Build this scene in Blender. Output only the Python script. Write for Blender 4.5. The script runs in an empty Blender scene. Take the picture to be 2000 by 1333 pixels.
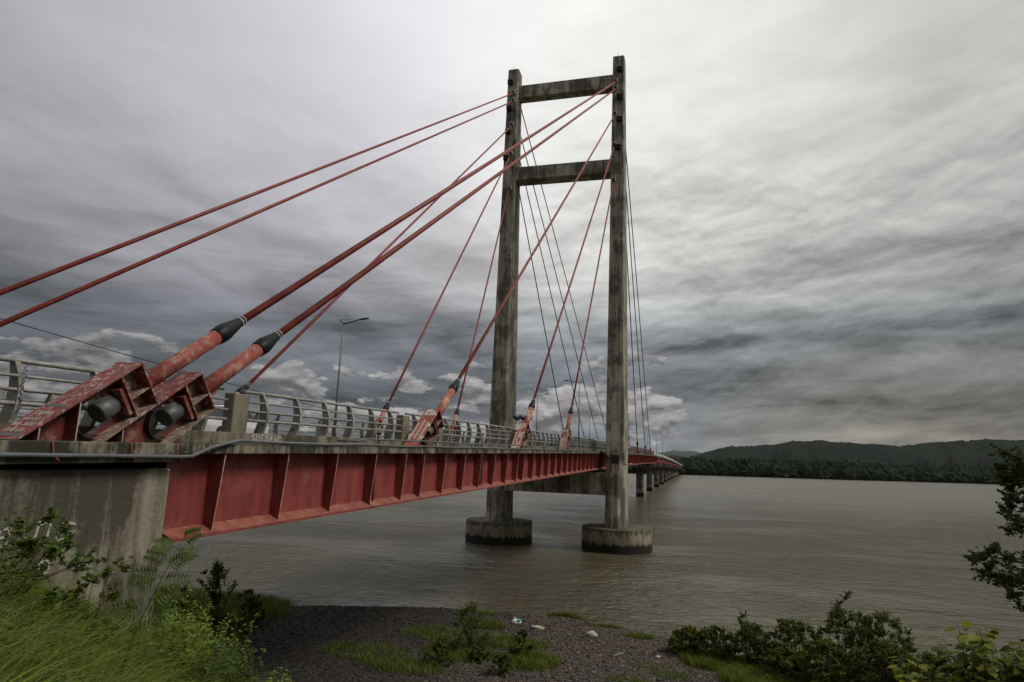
import bpy, math, random
import numpy as np
from mathutils import Vector, Matrix
from mathutils.geometry import tessellate_polygon

random.seed(7); rng = np.random.default_rng(7)
S = bpy.context.scene
COL = S.collection
PI = math.pi

# ------------------------------------------------------------------ camera
cam_d = bpy.data.cameras.new('camera'); cam = bpy.data.objects.new('camera', cam_d); COL.objects.link(cam)
cR = Vector((0.96418014, 0.26307933, 0.03385154)); cU = Vector((0.0142961, -0.17897811, 0.98374918)); cF = Vector((-0.26486276, 0.94802748, 0.17632815))
cam.matrix_world = Matrix(((cR.x, cU.x, -cF.x, 0), (cR.y, cU.y, -cF.y, 0), (cR.z, cU.z, -cF.z, 0), (0, 0, 0, 1)))
cam_d.sensor_width = 36; cam_d.lens = 1284.02 / 2000 * 36
cam_d.clip_start = 0.1; cam_d.clip_end = 20000
S.camera = cam
S.view_settings.view_transform = 'Standard'; S.view_settings.look = 'None'
S.view_settings.exposure = 0.19; S.view_settings.gamma = 1

# ------------------------------------------------------------------ node helper
class NT:
    def __init__(s, nt): s.nt = nt; s.n = nt.nodes; s.l = nt.links
    def node(s, t, ins=None, **kw):
        nd = s.n.new(t)
        for k, v in kw.items(): setattr(nd, k, v)
        for k, v in (ins or {}).items(): s.put(nd.inputs[k], v)
        return nd
    def put(s, sock, v):
        if isinstance(v, bpy.types.NodeSocket): s.l.new(v, sock)
        elif isinstance(v, bpy.types.Node): s.l.new(v.outputs[0], sock)
        else:
            if isinstance(v, (tuple, list)) and len(v) == 3 and sock.type == 'RGBA': v = (*v, 1)
            sock.default_value = v
    def m(s, op, a, b=0.0, c=None, clamp=False):
        nd = s.node('ShaderNodeMath', {0: a, 1: b}, operation=op, use_clamp=clamp)
        if c is not None: s.put(nd.inputs[2], c)
        return nd.outputs[0]
    def sm(s, v, lo, hi, a=0.0, b=1.0):
        nd = s.node('ShaderNodeMapRange', {0: v, 1: lo, 2: hi, 3: a, 4: b}, interpolation_type='SMOOTHSTEP')
        return nd.outputs[0]
    def mix(s, f, a, b, bt='MIX'):
        nd = s.node('ShaderNodeMix', data_type='RGBA', blend_type=bt)
        s.put(nd.inputs[0], f); s.put(nd.inputs[6], a); s.put(nd.inputs[7], b)
        return nd.outputs[2]
    def noise(s, vec, scale, detail=4, rough=.55, dist=0.0, w=None):
        nd = s.node('ShaderNodeTexNoise', {'Vector': vec, 'Scale': scale, 'Detail': detail, 'Roughness': rough, 'Distortion': dist})
        return nd.outputs[0]
    def comb(s, x, y, z): return s.node('ShaderNodeCombineXYZ', {0: x, 1: y, 2: z}).outputs[0]
    def sep(s, v): return s.node('ShaderNodeSeparateXYZ', {0: v}).outputs
    def scale(s, v, sc, loc=(0, 0, 0)):
        return s.node('ShaderNodeMapping', {'Vector': v, 'Scale': sc, 'Location': loc}).outputs[0]
    def gauss(s, x, x0, sx, y, y0, sy):
        a = s.m('POWER', s.m('ABSOLUTE', s.m('DIVIDE', s.m('SUBTRACT', x, x0), sx)), 2.0)
        b = s.m('POWER', s.m('ABSOLUTE', s.m('DIVIDE', s.m('SUBTRACT', y, y0), sy)), 2.0)
        return s.m('EXPONENT', s.m('MULTIPLY', s.m('ADD', a, b), -1.0))

# ------------------------------------------------------------------ world: overcast sky over a thin physical sky
SUN_AZ, SUN_EL = 88.0, 48.0          # degrees, azimuth measured from +Y towards +X
W = bpy.data.worlds.new('World'); S.world = W; W.use_nodes = True
t = NT(W.node_tree); t.n.clear()
g = t.node('ShaderNodeTexCoord').outputs['Generated']
d = t.node('ShaderNodeVectorMath', {0: g}, operation='NORMALIZE').outputs[0]
dx, dy, dz = t.sep(d)
el = t.m('DEGREES', t.m('ARCSINE', dz)); az = t.m('DEGREES', t.m('ARCTAN2', dx, dy))
zz = t.m('ADD', t.m('MAXIMUM', dz, 0.0), 0.085)
px = t.m('DIVIDE', dx, zz); py = t.m('DIVIDE', dy, zz)
# brightness of the cloud deck
L = t.m('ADD', t.sm(el, 4.0, 26.0, 0.130, 0.54), t.sm(el, 20.0, 40.0, 0.0, 0.06))
L = t.m('ADD', L, t.m('MULTIPLY', t.gauss(az, -12.0, 27.0, el, 40.0, 24.0), 0.27))
L = t.m('ADD', L, t.m('MULTIPLY', t.gauss(az, -14.0, 10.0, el, 19.0, 7.0), 0.10))
L = t.m('MULTIPLY', L, t.m('SUBTRACT', 1.0, t.m('MULTIPLY', t.gauss(az, -64.0, 30.0, el, 15.0, 70.0), .36)))
L = t.m('MULTIPLY', L, t.sm(az, 0.0, 24.0, 1.0, 0.84))
L = t.m('ADD', L, t.m('MULTIPLY', t.gauss(az, 12.0, 22.0, el, 2.0, 7.0), .045))
L = t.m('MULTIPLY', L, t.sm(t.m('ABSOLUTE', az), 80.0, 130.0, 1.0, .66))
L = t.m('MAXIMUM', L, 0.085)
# streaked layers, laid out on a horizontal cloud sheet
pv = t.comb(px, py, 0.0)
warp = t.noise(t.scale(pv, (.55, .22, 1)), 1.0, 3, .5)
wv = t.comb(t.m('ADD', px, t.m('MULTIPLY', warp, 1.6)), t.m('ADD', py, t.m('MULTIPLY', warp, 2.2)), 0.0)
s1 = t.noise(t.scale(wv, (1.15, .42, 1), (3.1, 1.7, 0)), 1.0, 8, .56, .3)
s2 = t.noise(t.scale(wv, (2.6, .9, 1), (7.3, 2.2, 0)), 1.0, 6, .58, .6)
s3 = t.noise(t.comb(t.m('MULTIPLY', az, .060), t.m('MULTIPLY', t.m('SUBTRACT', el, t.m('MULTIPLY', az, .04)), .36), 3.3), 1.0, 10, .60, .3)
amp = t.sm(el, 36.0, 17.0, .26, 1.0)
k1 = t.m('MULTIPLY', t.m('SUBTRACT', s1, .5), t.sm(az, -22.0, 0.0, 1.5, .35))
k2 = t.m('MULTIPLY', t.m('SUBTRACT', s2, .5), t.sm(az, -24.0, -6.0, .55, .10))
k3 = t.m('MULTIPLY', t.m('SUBTRACT', s3, .5), t.sm(el, 22.0, 8.0, .25, 2.3))
wq = t.noise(t.comb(t.m('MULTIPLY', az, .05), t.m('MULTIPLY', el, .11), 8.8), 1.0, 4, .5)
ea = t.m('SUBTRACT', el, t.m('MULTIPLY', az, .10))
s4 = t.noise(t.comb(t.m('ADD', t.m('MULTIPLY', az, .072), t.m('MULTIPLY', wq, .9)), t.m('ADD', t.m('MULTIPLY', ea, .21), t.m('MULTIPLY', wq, 1.1)), 5.5), 1.0, 10, .60, .35)
s5 = t.noise(t.comb(t.m('ADD', t.m('MULTIPLY', az, .16), wq), t.m('ADD', t.m('MULTIPLY', ea, .62), t.m('MULTIPLY', wq, 2.6)), 2.5), 1.0, 6, .6, .5)
k4 = t.m('ADD', t.m('MULTIPLY', t.m('SUBTRACT', s4, .5), 1.35), t.m('MULTIPLY', t.m('SUBTRACT', s5, .5), .22))
def rel(off):
    e_ = t.m('ADD', ea, off)
    return t.noise(t.comb(t.m('ADD', t.m('MULTIPLY', az, .15), t.m('MULTIPLY', wq, .5)), t.m('ADD', t.m('MULTIPLY', e_, .34), t.m('MULTIPLY', wq, .6)), 9.5), 1.0, 11, .62, .4)
r0 = rel(0.0); r1 = rel(.55)
k5 = t.m('MULTIPLY', t.m('SUBTRACT', r1, r0), t.sm(el, 34.0, 14.0, .25, 1.25))
k5 = t.m('MULTIPLY', k5, t.sm(az, -45.0, -5.0, .6, 1.0))
s6 = t.noise(t.comb(t.m('MULTIPLY', az, .30), t.m('MULTIPLY', ea, .80), 1.2), 1.0, 9, .62, 0.0)
k5 = t.m('ADD', k5, t.m('MULTIPLY', t.m('SUBTRACT', s6, .5), t.sm(el, 30.0, 14.0, .15, .65)))
k4 = t.m('ADD', k4, k5)
k4 = t.m('MULTIPLY', k4, t.sm(az, -28.0, -4.0, .25, 1.0))
k = t.m('MULTIPLY', t.m('ADD', t.m('ADD', t.m('ADD', k1, k2), t.m('MULTIPLY', k3, 1.15)), k4), amp)
L = t.m('MULTIPLY', L, t.m('MAXIMUM', t.m('ADD', 1.0, k), .35))
# colour: violet grey on the left, blue grey low down, warm grey low on the right
base = t.mix(t.sm(az, -35.0, -5.0), (1.0, .975, 1.045), (1.0, 1.0, .955))
base = t.mix(t.sm(el, 17.0, 5.0), base, (.86, .95, 1.06))
warm = t.m('MULTIPLY', t.sm(az, -8.0, 14.0), t.sm(el, 13.0, 2.0))
base = t.mix(t.m('MULTIPLY', warm, .85), base, (1.13, 1.04, .86))
colr = t.mix(1.0, base, t.comb(L, L, L), 'MULTIPLY')
# cumulus heaps low over the horizon
def puff(off):
    a = t.m('MULTIPLY', az, .17); e = t.m('MULTIPLY', t.m('ADD', el, off), .40)
    return t.noise(t.comb(a, e, 4.6), 1.0, 11, .60, 0.0)
c0 = puff(0.0); c1 = puff(.55)
hb = t.m('MULTIPLY', t.sm(el, 0.3, 2.2), t.sm(el, 11.5, 6.5))
hb = t.m('MULTIPLY', hb, t.sm(az, 2.5, -2.5))
thr = t.m('SUBTRACT', .74, t.m('MULTIPLY', hb, .268))
thr = t.m('SUBTRACT', thr, t.m('MULTIPLY', t.gauss(az, -4.5, 5.5, el, 7.4, 3.4), .11))
cm = t.m('MULTIPLY', t.sm(t.m('SUBTRACT', c0, thr), 0.0, .055), t.sm(hb, 0.02, .3))
cs = t.m('ADD', .225, t.m('MULTIPLY', t.m('SUBTRACT', c0, c1), 1.6))
cs = t.m('MINIMUM', t.m('MAXIMUM', cs, .11), .46)
cs = t.m('MULTIPLY', cs, t.sm(az, -50.0, -20.0, .72, 1.0))
cc = t.mix(1.0, (1.03, .985, .985), t.comb(cs, cs, cs), 'MULTIPLY')
colr = t.mix(t.m('MULTIPLY', cm, .9), colr, cc)
sky = t.node('ShaderNodeTexSky', sky_type='NISHITA', sun_disc=False, sun_elevation=math.radians(SUN_EL), sun_rotation=math.radians(SUN_AZ), air_density=1.2, dust_density=3.0)
skyc = t.mix(1.0, sky.outputs[0], (.05, .05, .05), 'MULTIPLY')
colr = t.mix(.94, skyc, colr)
bg = t.node('ShaderNodeBackground', {'Color': colr, 'Strength': 1.0})
wo = t.node('ShaderNodeOutputWorld', {'Surface': bg})

# ------------------------------------------------------------------ sun behind cloud
sl = bpy.data.lights.new('sun', 'SUN'); sl.energy = 1.9; sl.angle = math.radians(18); sl.color = (1, .95, .87)
so = bpy.data.objects.new('sun', sl); COL.objects.link(so)
a_, e_ = math.radians(SUN_AZ), math.radians(SUN_EL)
sd = Vector((math.sin(a_) * math.cos(e_), math.cos(a_) * math.cos(e_), math.sin(e_)))
so.rotation_euler = (-sd).to_track_quat('-Z', 'Y').to_euler()

# ------------------------------------------------------------------ materials
def mat(name, rough=.8, spec=.3, metallic=0.0):
    m = bpy.data.materials.new(name); m.use_nodes = True
    t = NT(m.node_tree); b = m.node_tree.nodes['Principled BSDF']
    b.inputs['Roughness'].default_value = rough; b.inputs['Metallic'].default_value = metallic
    b.inputs['Specular IOR Level'].default_value = spec
    return m, t, b
def pos(t): return t.node('ShaderNodeNewGeometry').outputs['Position']
def bump(t, b, h, strength=.4, dist=.02):
    t.put(b.inputs['Normal'], t.node('ShaderNodeBump', {'Strength': strength, 'Distance': dist, 'Height': h}))

def concrete(name, light, dark, streak=1.0, tide=None, joints=0.0, green=.35, sc=1.0):
    m, t, b = mat(name, .88, .25)
    p = pos(t)
    x, y, z = t.sep(p)
    st = t.noise(t.scale(p, (1.7 * sc, 1.7 * sc, .10 * sc)), 1.0, 6, .62)
    st2 = t.noise(t.scale(p, (5.5 * sc, 5.5 * sc, .22 * sc), (3, 1, 2)), 1.0, 4, .6)
    bl = t.noise(t.scale(p, (.5 * sc, .5 * sc, .35 * sc), (9, 2, 5)), 1.0, 6, .65)
    fi = t.noise(p, 9.0, 6, .7)
    k = t.m('ADD', t.m('MULTIPLY', t.sm(st, .38, .64), .6 * streak), t.m('MULTIPLY', t.sm(st2, .4, .7), .3 * streak))
    k = t.m('ADD', k, t.m('MULTIPLY', t.sm(bl, .44, .58), .62))
    k = t.m('ADD', k, t.m('MULTIPLY', t.m('SUBTRACT', fi, .5), 1.1))
    c = t.mix(t.m('MINIMUM', t.m('MAXIMUM', k, 0.0), 1.0), light, dark)
    gn = t.noise(t.scale(p, (.8, .8, .4), (1, 8, 3)), 1.0, 4, .6)
    c = t.mix(t.m('MULTIPLY', t.sm(gn, .48, .7), green), c, (dark[0] * 1.1, dark[1] * 1.35, dark[2] * .75))
    if joints:
        jz = t.m('FRACT', t.m('DIVIDE', z, joints))
        j = t.m('LESS_THAN', jz, .018)
        seg = t.node('ShaderNodeTexWhiteNoise', {1: t.m('FLOOR', t.m('DIVIDE', z, joints))}, noise_dimensions='1D').outputs[0]
        c = t.mix(t.m('MULTIPLY', seg, .22), c, (dark[0], dark[1], dark[2]))
        c = t.mix(t.m('MULTIPLY', j, .45), c, (.02, .02, .018))
    pits = t.sm(t.noise(p, 3.3, 2, .4), .70, .74)
    c = t.mix(t.m('MULTIPLY', pits, .7), c, (.015, .014, .012))
    if tide is not None:
        tn = t.m('MULTIPLY', t.m('SUBTRACT', t.noise(t.scale(p, (2.2, 2.2, .5)), 1.0, 7, .66), .5), 2.1)
        zt_ = t.m('ADD', z, tn)
        c = t.mix(t.sm(zt_, tide + .25, tide - .15), c, (.018, .016, .012))
        c = t.mix(t.m('MULTIPLY', t.m('MULTIPLY', t.sm(zt_, tide - .05, tide + .2), t.sm(zt_, tide + .75, tide + .35)), .35), c, (.16, .15, .08))
        tp = t.sm(t.m('ADD', z, t.m('MULTIPLY', tn, 1.6)), tide + 1.15, tide + 1.6)
        c = t.mix(t.m('MULTIPLY', tp, .7), c, (.03, .028, .02))
    t.put(b.inputs['Base Color'], c)
    bump(t, b, t.m('ADD', fi, t.m('MULTIPLY', st2, .5)), .5, .03)
    return m

def paint(name, red, worn=.3, white=0.0, sc=1.0, rust=(.30, .17, .09), rough=.55, stain=.35, edge=False):
    m, t, b = mat(name, rough, .35)
    p = pos(t)
    n1 = t.noise(p, 1.6 * sc, 7, .62, .3)
    n2 = t.noise(t.scale(p, (3 * sc, 3 * sc, 1.2 * sc), (4, 4, 4)), 1.0, 7, .68)
    n3 = t.noise(t.scale(p, (1, 1, .3), (2, 7, 1)), 2.2 * sc, 4, .6)
    c = t.mix(t.sm(n3, .35, .7), red, (red[0] * .62, red[1] * .6, red[2] * .6))
    c = t.mix(t.m('MULTIPLY', t.sm(n1, .52, .64), worn), c, rust)
    c = t.mix(t.m('MULTIPLY', t.sm(n2, .58, .66), worn * .9), c, (.20, .185, .14))
    c = t.mix(t.m('MULTIPLY', t.sm(n2, .33, .25), stain), c, (.03, .012, .01))
    if white:
        n4 = t.noise(t.scale(p, (1, 1, 1), (5, 1, 9)), 2.6 * sc, 6, .6, .5)
        c = t.mix(t.m('MULTIPLY', t.sm(n4, .56, .60), white), c, (.50, .46, .40))
    if edge:
        bv = t.node('ShaderNodeBevel', {'Radius': .022}, samples=3); gn = t.node('ShaderNodeNewGeometry')
        dt = t.node('ShaderNodeVectorMath', {0: bv.outputs[0], 1: gn.outputs['Normal']}, operation='DOT_PRODUCT').outputs['Value']
        em = t.m('MULTIPLY', t.sm(dt, .985, .90), t.sm(t.noise(p, 6.0, 5, .7), .36, .52))
        c = t.mix(t.m('MULTIPLY', em, .8), c, (.34, .27, .21))
    t.put(b.inputs['Base Color'], c)
    bump(t, b, n2, .25, .01)
    return m

def plain(name, col, rough=.6, spec=.3, var=.3, sc=3.0, metallic=0.0):
    m, t, b = mat(name, rough, spec, metallic)
    n = t.noise(pos(t), sc, 5, .6)
    t.put(b.inputs['Base Color'], t.mix(t.sm(n, .3, .7), tuple(c * (1 + var) for c in col), tuple(c * (1 - var) for c in col)))
    return m

def leaf(name, a, b2, c3, trans=.35, rough=.6, dry=None):
    m = bpy.data.materials.new(name); m.use_nodes = True
    t = NT(m.node_tree); pb = m.node_tree.nodes['Principled BSDF']
    r = t.node('ShaderNodeNewGeometry').outputs['Random Per Island']
    n = t.noise(pos(t), 1.3, 3, .6)
    c = t.mix(r, a, b2)
    c = t.mix(t.m('MULTIPLY', t.sm(n, .45, .7), .7), c, c3)
    if dry: c = t.mix(t.m('GREATER_THAN', t.m('FRACT', t.m('MULTIPLY', r, 17.3)), dry), c, (.26, .215, .10))
    t.put(pb.inputs['Base Color'], c); pb.inputs['Roughness'].default_value = rough
    pb.inputs['Specular IOR Level'].default_value = .25
    tr = t.node('ShaderNodeBsdfTranslucent', {'Color': c})
    mx = t.node('ShaderNodeMixShader', {0: trans, 1: pb.outputs[0], 2: tr})
    out = m.node_tree.nodes['Material Output']; t.l.new(mx.outputs[0], out.inputs['Surface'])
    return m

M = {}
M['tower'] = concrete('tower_concrete', (.46, .43, .34), (.105, .097, .074), 1.0, joints=2.6)
M['legfoot'] = M['tower']
M['cap'] = concrete('pile_cap_concrete', (.33, .30, .22), (.13, .118, .085), .7, tide=-10.15)
M['pier'] = concrete('pier_concrete', (.34, .32, .26), (.16, .15, .11), .7, tide=-9.9)
M['beam'] = concrete('crossbeam_concrete', (.48, .45, .37), (.12, .11, .085), 1.0, green=.1)
M['abut'] = concrete('abutment_concrete', (.27, .25, .19), (.062, .055, .042), 1.0, green=.2, sc=1.15)
M['slab'] = concrete('deck_concrete', (.23, .21, .155), (.030, .028, .020), 1.15, green=.15, sc=1.8)
M['kerb'] = concrete('kerb_concrete', (.22, .20, .15), (.055, .05, .036), .8, green=.25, sc=1.6)
M['pillar'] = concrete('pillar_concrete', (.21, .19, .14), (.10, .09, .065), .4, green=.15, sc=1.4)
M['post'] = concrete('post_concrete', (.34, .33, .285), (.13, .125, .10), .5, green=.1, sc=2)
M['asphalt'] = plain('asphalt', (.05, .05, .05), .9, .2)
M['girder'] = paint('girder_red', (.235, .046, .041), .30, 0, .8, rust=(.30, .10, .07), stain=.25)
M['ledge'] = paint('lower_ledge_red', (.27, .085, .06), .35, .1, 1.0, rust=(.36, .2, .13))  # girder red lightened to paint in light on the ledge, plus orange wear
M['wornedge'] = plain('worn_red_edge', (.40, .20, .16), .6, .3, .35, 6)
M['fargirder'] = paint('far_girder_red', (.20, .020, .022), .15, 0, .4)
M['cable'] = paint('cable_red', (.235, .036, .027), .28, 0, .7, rust=(.26, .10, .06), stain=.4)
M['darkcable'] = plain('dark_cable', (.035, .02, .02), .6)  # red cables on the unlit side, their shade painted in as near-black
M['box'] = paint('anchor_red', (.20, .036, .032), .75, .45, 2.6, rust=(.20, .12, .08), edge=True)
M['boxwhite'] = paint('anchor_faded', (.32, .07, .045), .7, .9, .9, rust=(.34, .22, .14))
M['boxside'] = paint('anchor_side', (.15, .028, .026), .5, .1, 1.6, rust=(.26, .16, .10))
M['boxpanel'] = paint('anchor_panel', (.24, .15, .12), .95, .55, 2.4, rust=(.24, .19, .13))
M['pipe'] = paint('anchor_pipe', (.26, .055, .042), .9, .15, 2.4, rust=(.30, .20, .12))
M['pipeworn'] = paint('anchor_pipe_worn', (.36, .115, .075), .9, .5, .7, rust=(.48, .30, .17))
M['lit'] = plain('bare_edge', (.30, .28, .24), .6)
M['galv'] = plain('galvanised_steel', (.075, .075, .07), .5, .5, .35)
M['dark'] = plain('dark_recess', (.020, .019, .016), .8)
M['boot'] = plain('rubber_boot', (.008, .009, .011), .5, .2, .3)
M['band'] = plain('white_band', (.55, .55, .52), .5)
M['socket'] = plain('pale_socket', (.42, .41, .38), .6, .3, .2)
M['rail'] = plain('rail_steel', (.23, .225, .21), .5, .45, .25, 5)
M['lamp'] = plain('lamp_steel', (.20, .195, .175), .5, .4, .2)
M['lamphead'] = plain('lamp_housing', (.05, .052, .055), .5, .4)
M['conduit'] = plain('conduit_grey', (.085, .095, .10), .45, .5, .2)
M['bracket'] = plain('bracket_rust', (.22, .045, .03), .7)
M['gwhite'] = plain('white_spray', (.36, .34, .30), .8, .2, .15, 12)
M['gblue'] = plain('blue_spray', (.045, .045, .19), .8, .2, .2, 12)
M['carwhite'] = plain('white_car_paint', (.62, .62, .62), .3, .5, .04)
M['glass'] = plain('car_glass', (.015, .018, .022), .1, .6)
M['tyre'] = plain('tyre', (.02, .02, .02), .8)
M['bark'] = plain('bark', (.06, .045, .03), .9, .2, .4, 12)
M['stem'] = plain('green_stem', (.07, .085, .025), .7, .2, .3, 8)
M['leaf_dark'] = leaf('leaf_dark', (.055, .085, .014), (.150, .180, .030), (.030, .052, .011), .45)
M['leaf_mid'] = leaf('leaf_mid', (.050, .090, .016), (.110, .150, .025), (.028, .052, .012), .4)
M['leaf_mixed'] = leaf('leaf_mixed', (.065, .095, .014), (.20, .225, .032), (.040, .065, .013), .45)
M['leaf_bright'] = leaf('leaf_bright', (.13, .20, .025), (.21, .26, .035), (.10, .15, .02), .4)
M['leaf_vine'] = leaf('leaf_vine', (.09, .13, .018), (.27, .28, .03), (.05, .075, .014), .45)
M['leaf_tree'] = leaf('leaf_tree', (.050, .078, .016), (.13, .155, .028), (.032, .052, .012), .5)
M['grass'] = leaf('grass_blade', (.055, .095, .008), (.23, .28, .022), (.040, .070, .007), .45, .45, .93)
M['grassdry'] = leaf('beach_grass', (.075, .115, .014), (.18, .21, .024), (.05, .075, .012), .3)
M['litter'] = plain('litter_white', (.66, .68, .68), .5, .4, .2, 20)
M['litterb'] = plain('litter_teal', (.12, .42, .42), .5)
M['stone'] = plain('pale_stone', (.42, .37, .27), .9, .2, .3, 8)

# ------------------------------------------------------------------ mesh builder
class MB:
    def __init__(s): s.v = []; s.f = []; s.n = 0; s.sm = []
    def add(s, vs, fs, smooth=False):
        b = s.n; s.v.extend([tuple(map(float, p)) for p in vs]); s.n += len(vs)
        for f in fs: s.f.append(tuple(b + i for i in f)); s.sm.append(smooth)
    def box(s, x0, x1, y0, y1, z0, z1):
        vs = [(x, y, z) for z in (z0, z1) for y in (y0, y1) for x in (x0, x1)]
        s.add(vs, [(0, 2, 3, 1), (4, 5, 7, 6), (0, 1, 5, 4), (2, 6, 7, 3), (0, 4, 6, 2), (1, 3, 7, 5)]); return s
    def obox(s, o, a, b, c, la, lb, lc):
        """box centred at o with unit axes a,b,c and half lengths"""
        o, a, b, c = map(Vector, (o, a, b, c))
        vs = [o + a * (la * i) + b * (lb * j) + c * (lc * k) for k in (-1, 1) for j in (-1, 1) for i in (-1, 1)]
        s.add(vs, [(0, 2, 3, 1), (4, 5, 7, 6), (0, 1, 5, 4), (2, 6, 7, 3), (0, 4, 6, 2), (1, 3, 7, 5)]); return s
    def loft(s, rings, closed=True, caps=True, smooth=False):
        n = len(rings[0]); vs = [p for r in rings for p in r]; fs = []
        for i in range(len(rings) - 1):
            for j in range(n if closed else n - 1):
                k = (j + 1) % n
                fs.append((i * n + j, i * n + k, (i + 1) * n + k, (i + 1) * n + j))
        s.add(vs, fs, smooth)
        if caps and closed:
            s.add(rings[0], [tuple(range(n - 1, -1, -1))]); s.add(rings[-1], [tuple(range(n))])
        return s
    def tube(s, pts, rad, n=8, caps=True, smooth=True):
        pts = [Vector(p) for p in pts]
        if not isinstance(rad, (list, tuple)): rad = [rad] * len(pts)
        rings = []; ref = None
        for i, p in enumerate(pts):
            tg = (pts[min(i + 1, len(pts) - 1)] - pts[max(i - 1, 0)]).normalized()
            if ref is None:
                ref = Vector((0, 0, 1)) if abs(tg.z) < .9 else Vector((1, 0, 0))
                ref = (ref - tg * ref.dot(tg)).normalized()
            else: ref = (ref - tg * ref.dot(tg)).normalized()
            b = tg.cross(ref)
            rings.append([p + (ref * math.cos(2 * PI * j / n) + b * math.sin(2 * PI * j / n)) * rad[i] for j in range(n)])
        return s.loft(rings, True, caps, smooth)
    def build(s, name, m, parent=None, origin=(0, 0, 0), bevel=0.0):
        o = Vector(origin) if parent is None or True else None
        me = bpy.data.meshes.new(name)
        me.from_pydata([(x - o.x, y - o.y, z - o.z) for x, y, z in s.v], [], s.f)
        me.polygons.foreach_set('use_smooth', s.sm)
        me.materials.append(m)
        # outward normals
        import bmesh
        if len(s.f) < 20000:
            bm = bmesh.new(); bm.from_mesh(me); bmesh.ops.remove_doubles(bm, verts=bm.verts, dist=1e-5)
            bmesh.ops.recalc_face_normals(bm, faces=bm.faces)
            bm.to_mesh(me); bm.free()
        ob = bpy.data.objects.new(name, me); COL.objects.link(ob)
        if parent is not None: ob.parent = parent
        else: ob.location = o
        if bevel:
            bv = ob.modifiers.new('bevel', 'BEVEL'); bv.width = bevel; bv.segments = 2; bv.limit_method = 'ANGLE'
        return ob

def fast_mesh(name, V, Fq, m, parent=None, origin=(0, 0, 0), k=4, smooth=False):
    """numpy mesh: V (n,3), Fq (f,k)"""
    me = bpy.data.meshes.new(name)
    V = np.asarray(V, np.float32) - np.asarray(origin, np.float32)
    Fq = np.asarray(Fq, np.int32)
    me.vertices.add(len(V)); me.vertices.foreach_set('co', V.ravel())
    me.loops.add(Fq.size); me.loops.foreach_set('vertex_index', Fq.ravel())
    me.polygons.add(len(Fq)); me.polygons.foreach_set('loop_start', np.arange(0, Fq.size, k, dtype=np.int32))
    me.polygons.foreach_set('loop_total', np.full(len(Fq), k, np.int32))
    me.polygons.foreach_set('use_smooth', np.full(len(Fq), smooth, bool))
    me.update(calc_edges=True); me.validate()
    me.materials.append(m)
    ob = bpy.data.objects.new(name, me); COL.objects.link(ob)
    if parent is not None: ob.parent = parent
    else: ob.location = origin
    return ob

def tag(o, label=None, cat=None, group=None, kind=None):
    if label: o['label'] = label
    if cat: o['category'] = cat
    if group: o['group'] = group
    if kind: o['kind'] = kind
    return o
def thing(name, loc, label, cat, group=None):
    o = bpy.data.objects.new(name, None); COL.objects.link(o); o.location = loc; o.empty_display_size = .3
    return tag(o, label, cat, group)
def copy_tree(o, parent=None):
    c = o.copy(); COL.objects.link(c)
    if parent is not None: c.parent = parent
    for ch in list(o.children): copy_tree(ch, c)
    return c

# ------------------------------------------------------------------ levels
WATER = -11.21
_py = [-30, 0, 80, 130, 180, 232, 300, 400, 543, 700, 800]
_pz = [-.64, -.131, 1.23, 1.85, 2.35, 2.6, 2.7, 2.2, .95, -1, -1.6]
def zd(y): return float(np.interp(y, _py, _pz))
YT = 90.0; XL, XR, XC = -26.08, -9.97, -18.03

def hnoise(x, y, s=1.0, seed=0):
    r = np.random.default_rng(seed); z = 0
    for i in range(6):
        a, b, c, dd = r.uniform(.5, 1.6, 4) * s * (1.5 ** i); p, q = r.uniform(0, 6, 2)
        z = z + np.sin(x * a + y * b * .7 + p) * np.cos(y * c - x * dd * .6 + q) / (1.45 ** i)
    return z / 2.5
shx = [-400, -60, -27.3, -17, -9.4, -3.3, 1, 6, 18, 30, 60, 400]
shy = [60, 46, 45.1, 49.3, 50, 47.6, 45, 44, 46, 44, 40, 30]
def ground(x, y):
    x = np.asarray(x, float); y = np.asarray(y, float)
    b = np.where(y > 14, .55 * 14 + (y - 14) * 1.0, .55 * y)
    z = -1.65 - .363 * x - b
    z = z + hnoise(x, y, .5, 3) * .14
    z = np.minimum(z, -1.38)
    beach = -10.5 - .006 * (y - 30) + hnoise(x, y, .25, 5) * .08
    z = np.maximum(z, beach)
    sy = np.interp(x, shx, shy) + hnoise(x, x * 0, .5, 9) * .6
    dd = sy - y                      # metres inland of the water's edge
    drop = np.clip(1 - (dd + .0) / 3.0, 0, 3)
    z = np.where(dd < 3.0, z - .9 * drop ** 1.6, z)
    return z

# ground sheet (bank and beach)
xs = np.concatenate([np.linspace(-400, -70, 25), np.arange(-69, 60, .5), np.linspace(61, 400, 25)])
ys = np.concatenate([np.linspace(-300, -21, 14), np.arange(-20, 56, .5), [58, 62]])
X, Y = np.meshgrid(xs, ys); Z = ground(X, Y)
nv = np.stack([X, Y, Z], -1).reshape(-1, 3)
i = np.arange(len(ys) - 1)[:, None] * len(xs) + np.arange(len(xs) - 1)[None]
fq = np.stack([i, i + 1, i + 1 + len(xs), i + len(xs)], -1).reshape(-1, 4)
m, t, b = mat('ground_soil', .95, .2)
p = pos(t); gx, gy, gz = t.sep(p)
vor = t.node('ShaderNodeTexVoronoi', {'Vector': p, 'Scale': 9.0}); vc = vor.outputs['Color']; vd = vor.outputs['Distance']
vr = t.sep(vc)[0]
gr = t.mix(vr, (.036, .031, .026), (.105, .086, .068))
gr = t.mix(t.m('MULTIPLY', t.sm(t.noise(p, .35, 5, .6), .40, .62), .6), gr, (.050, .043, .040))
soil = t.mix(t.noise(p, 4, 5, .6), (.03, .035, .012), (.055, .05, .022))
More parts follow.
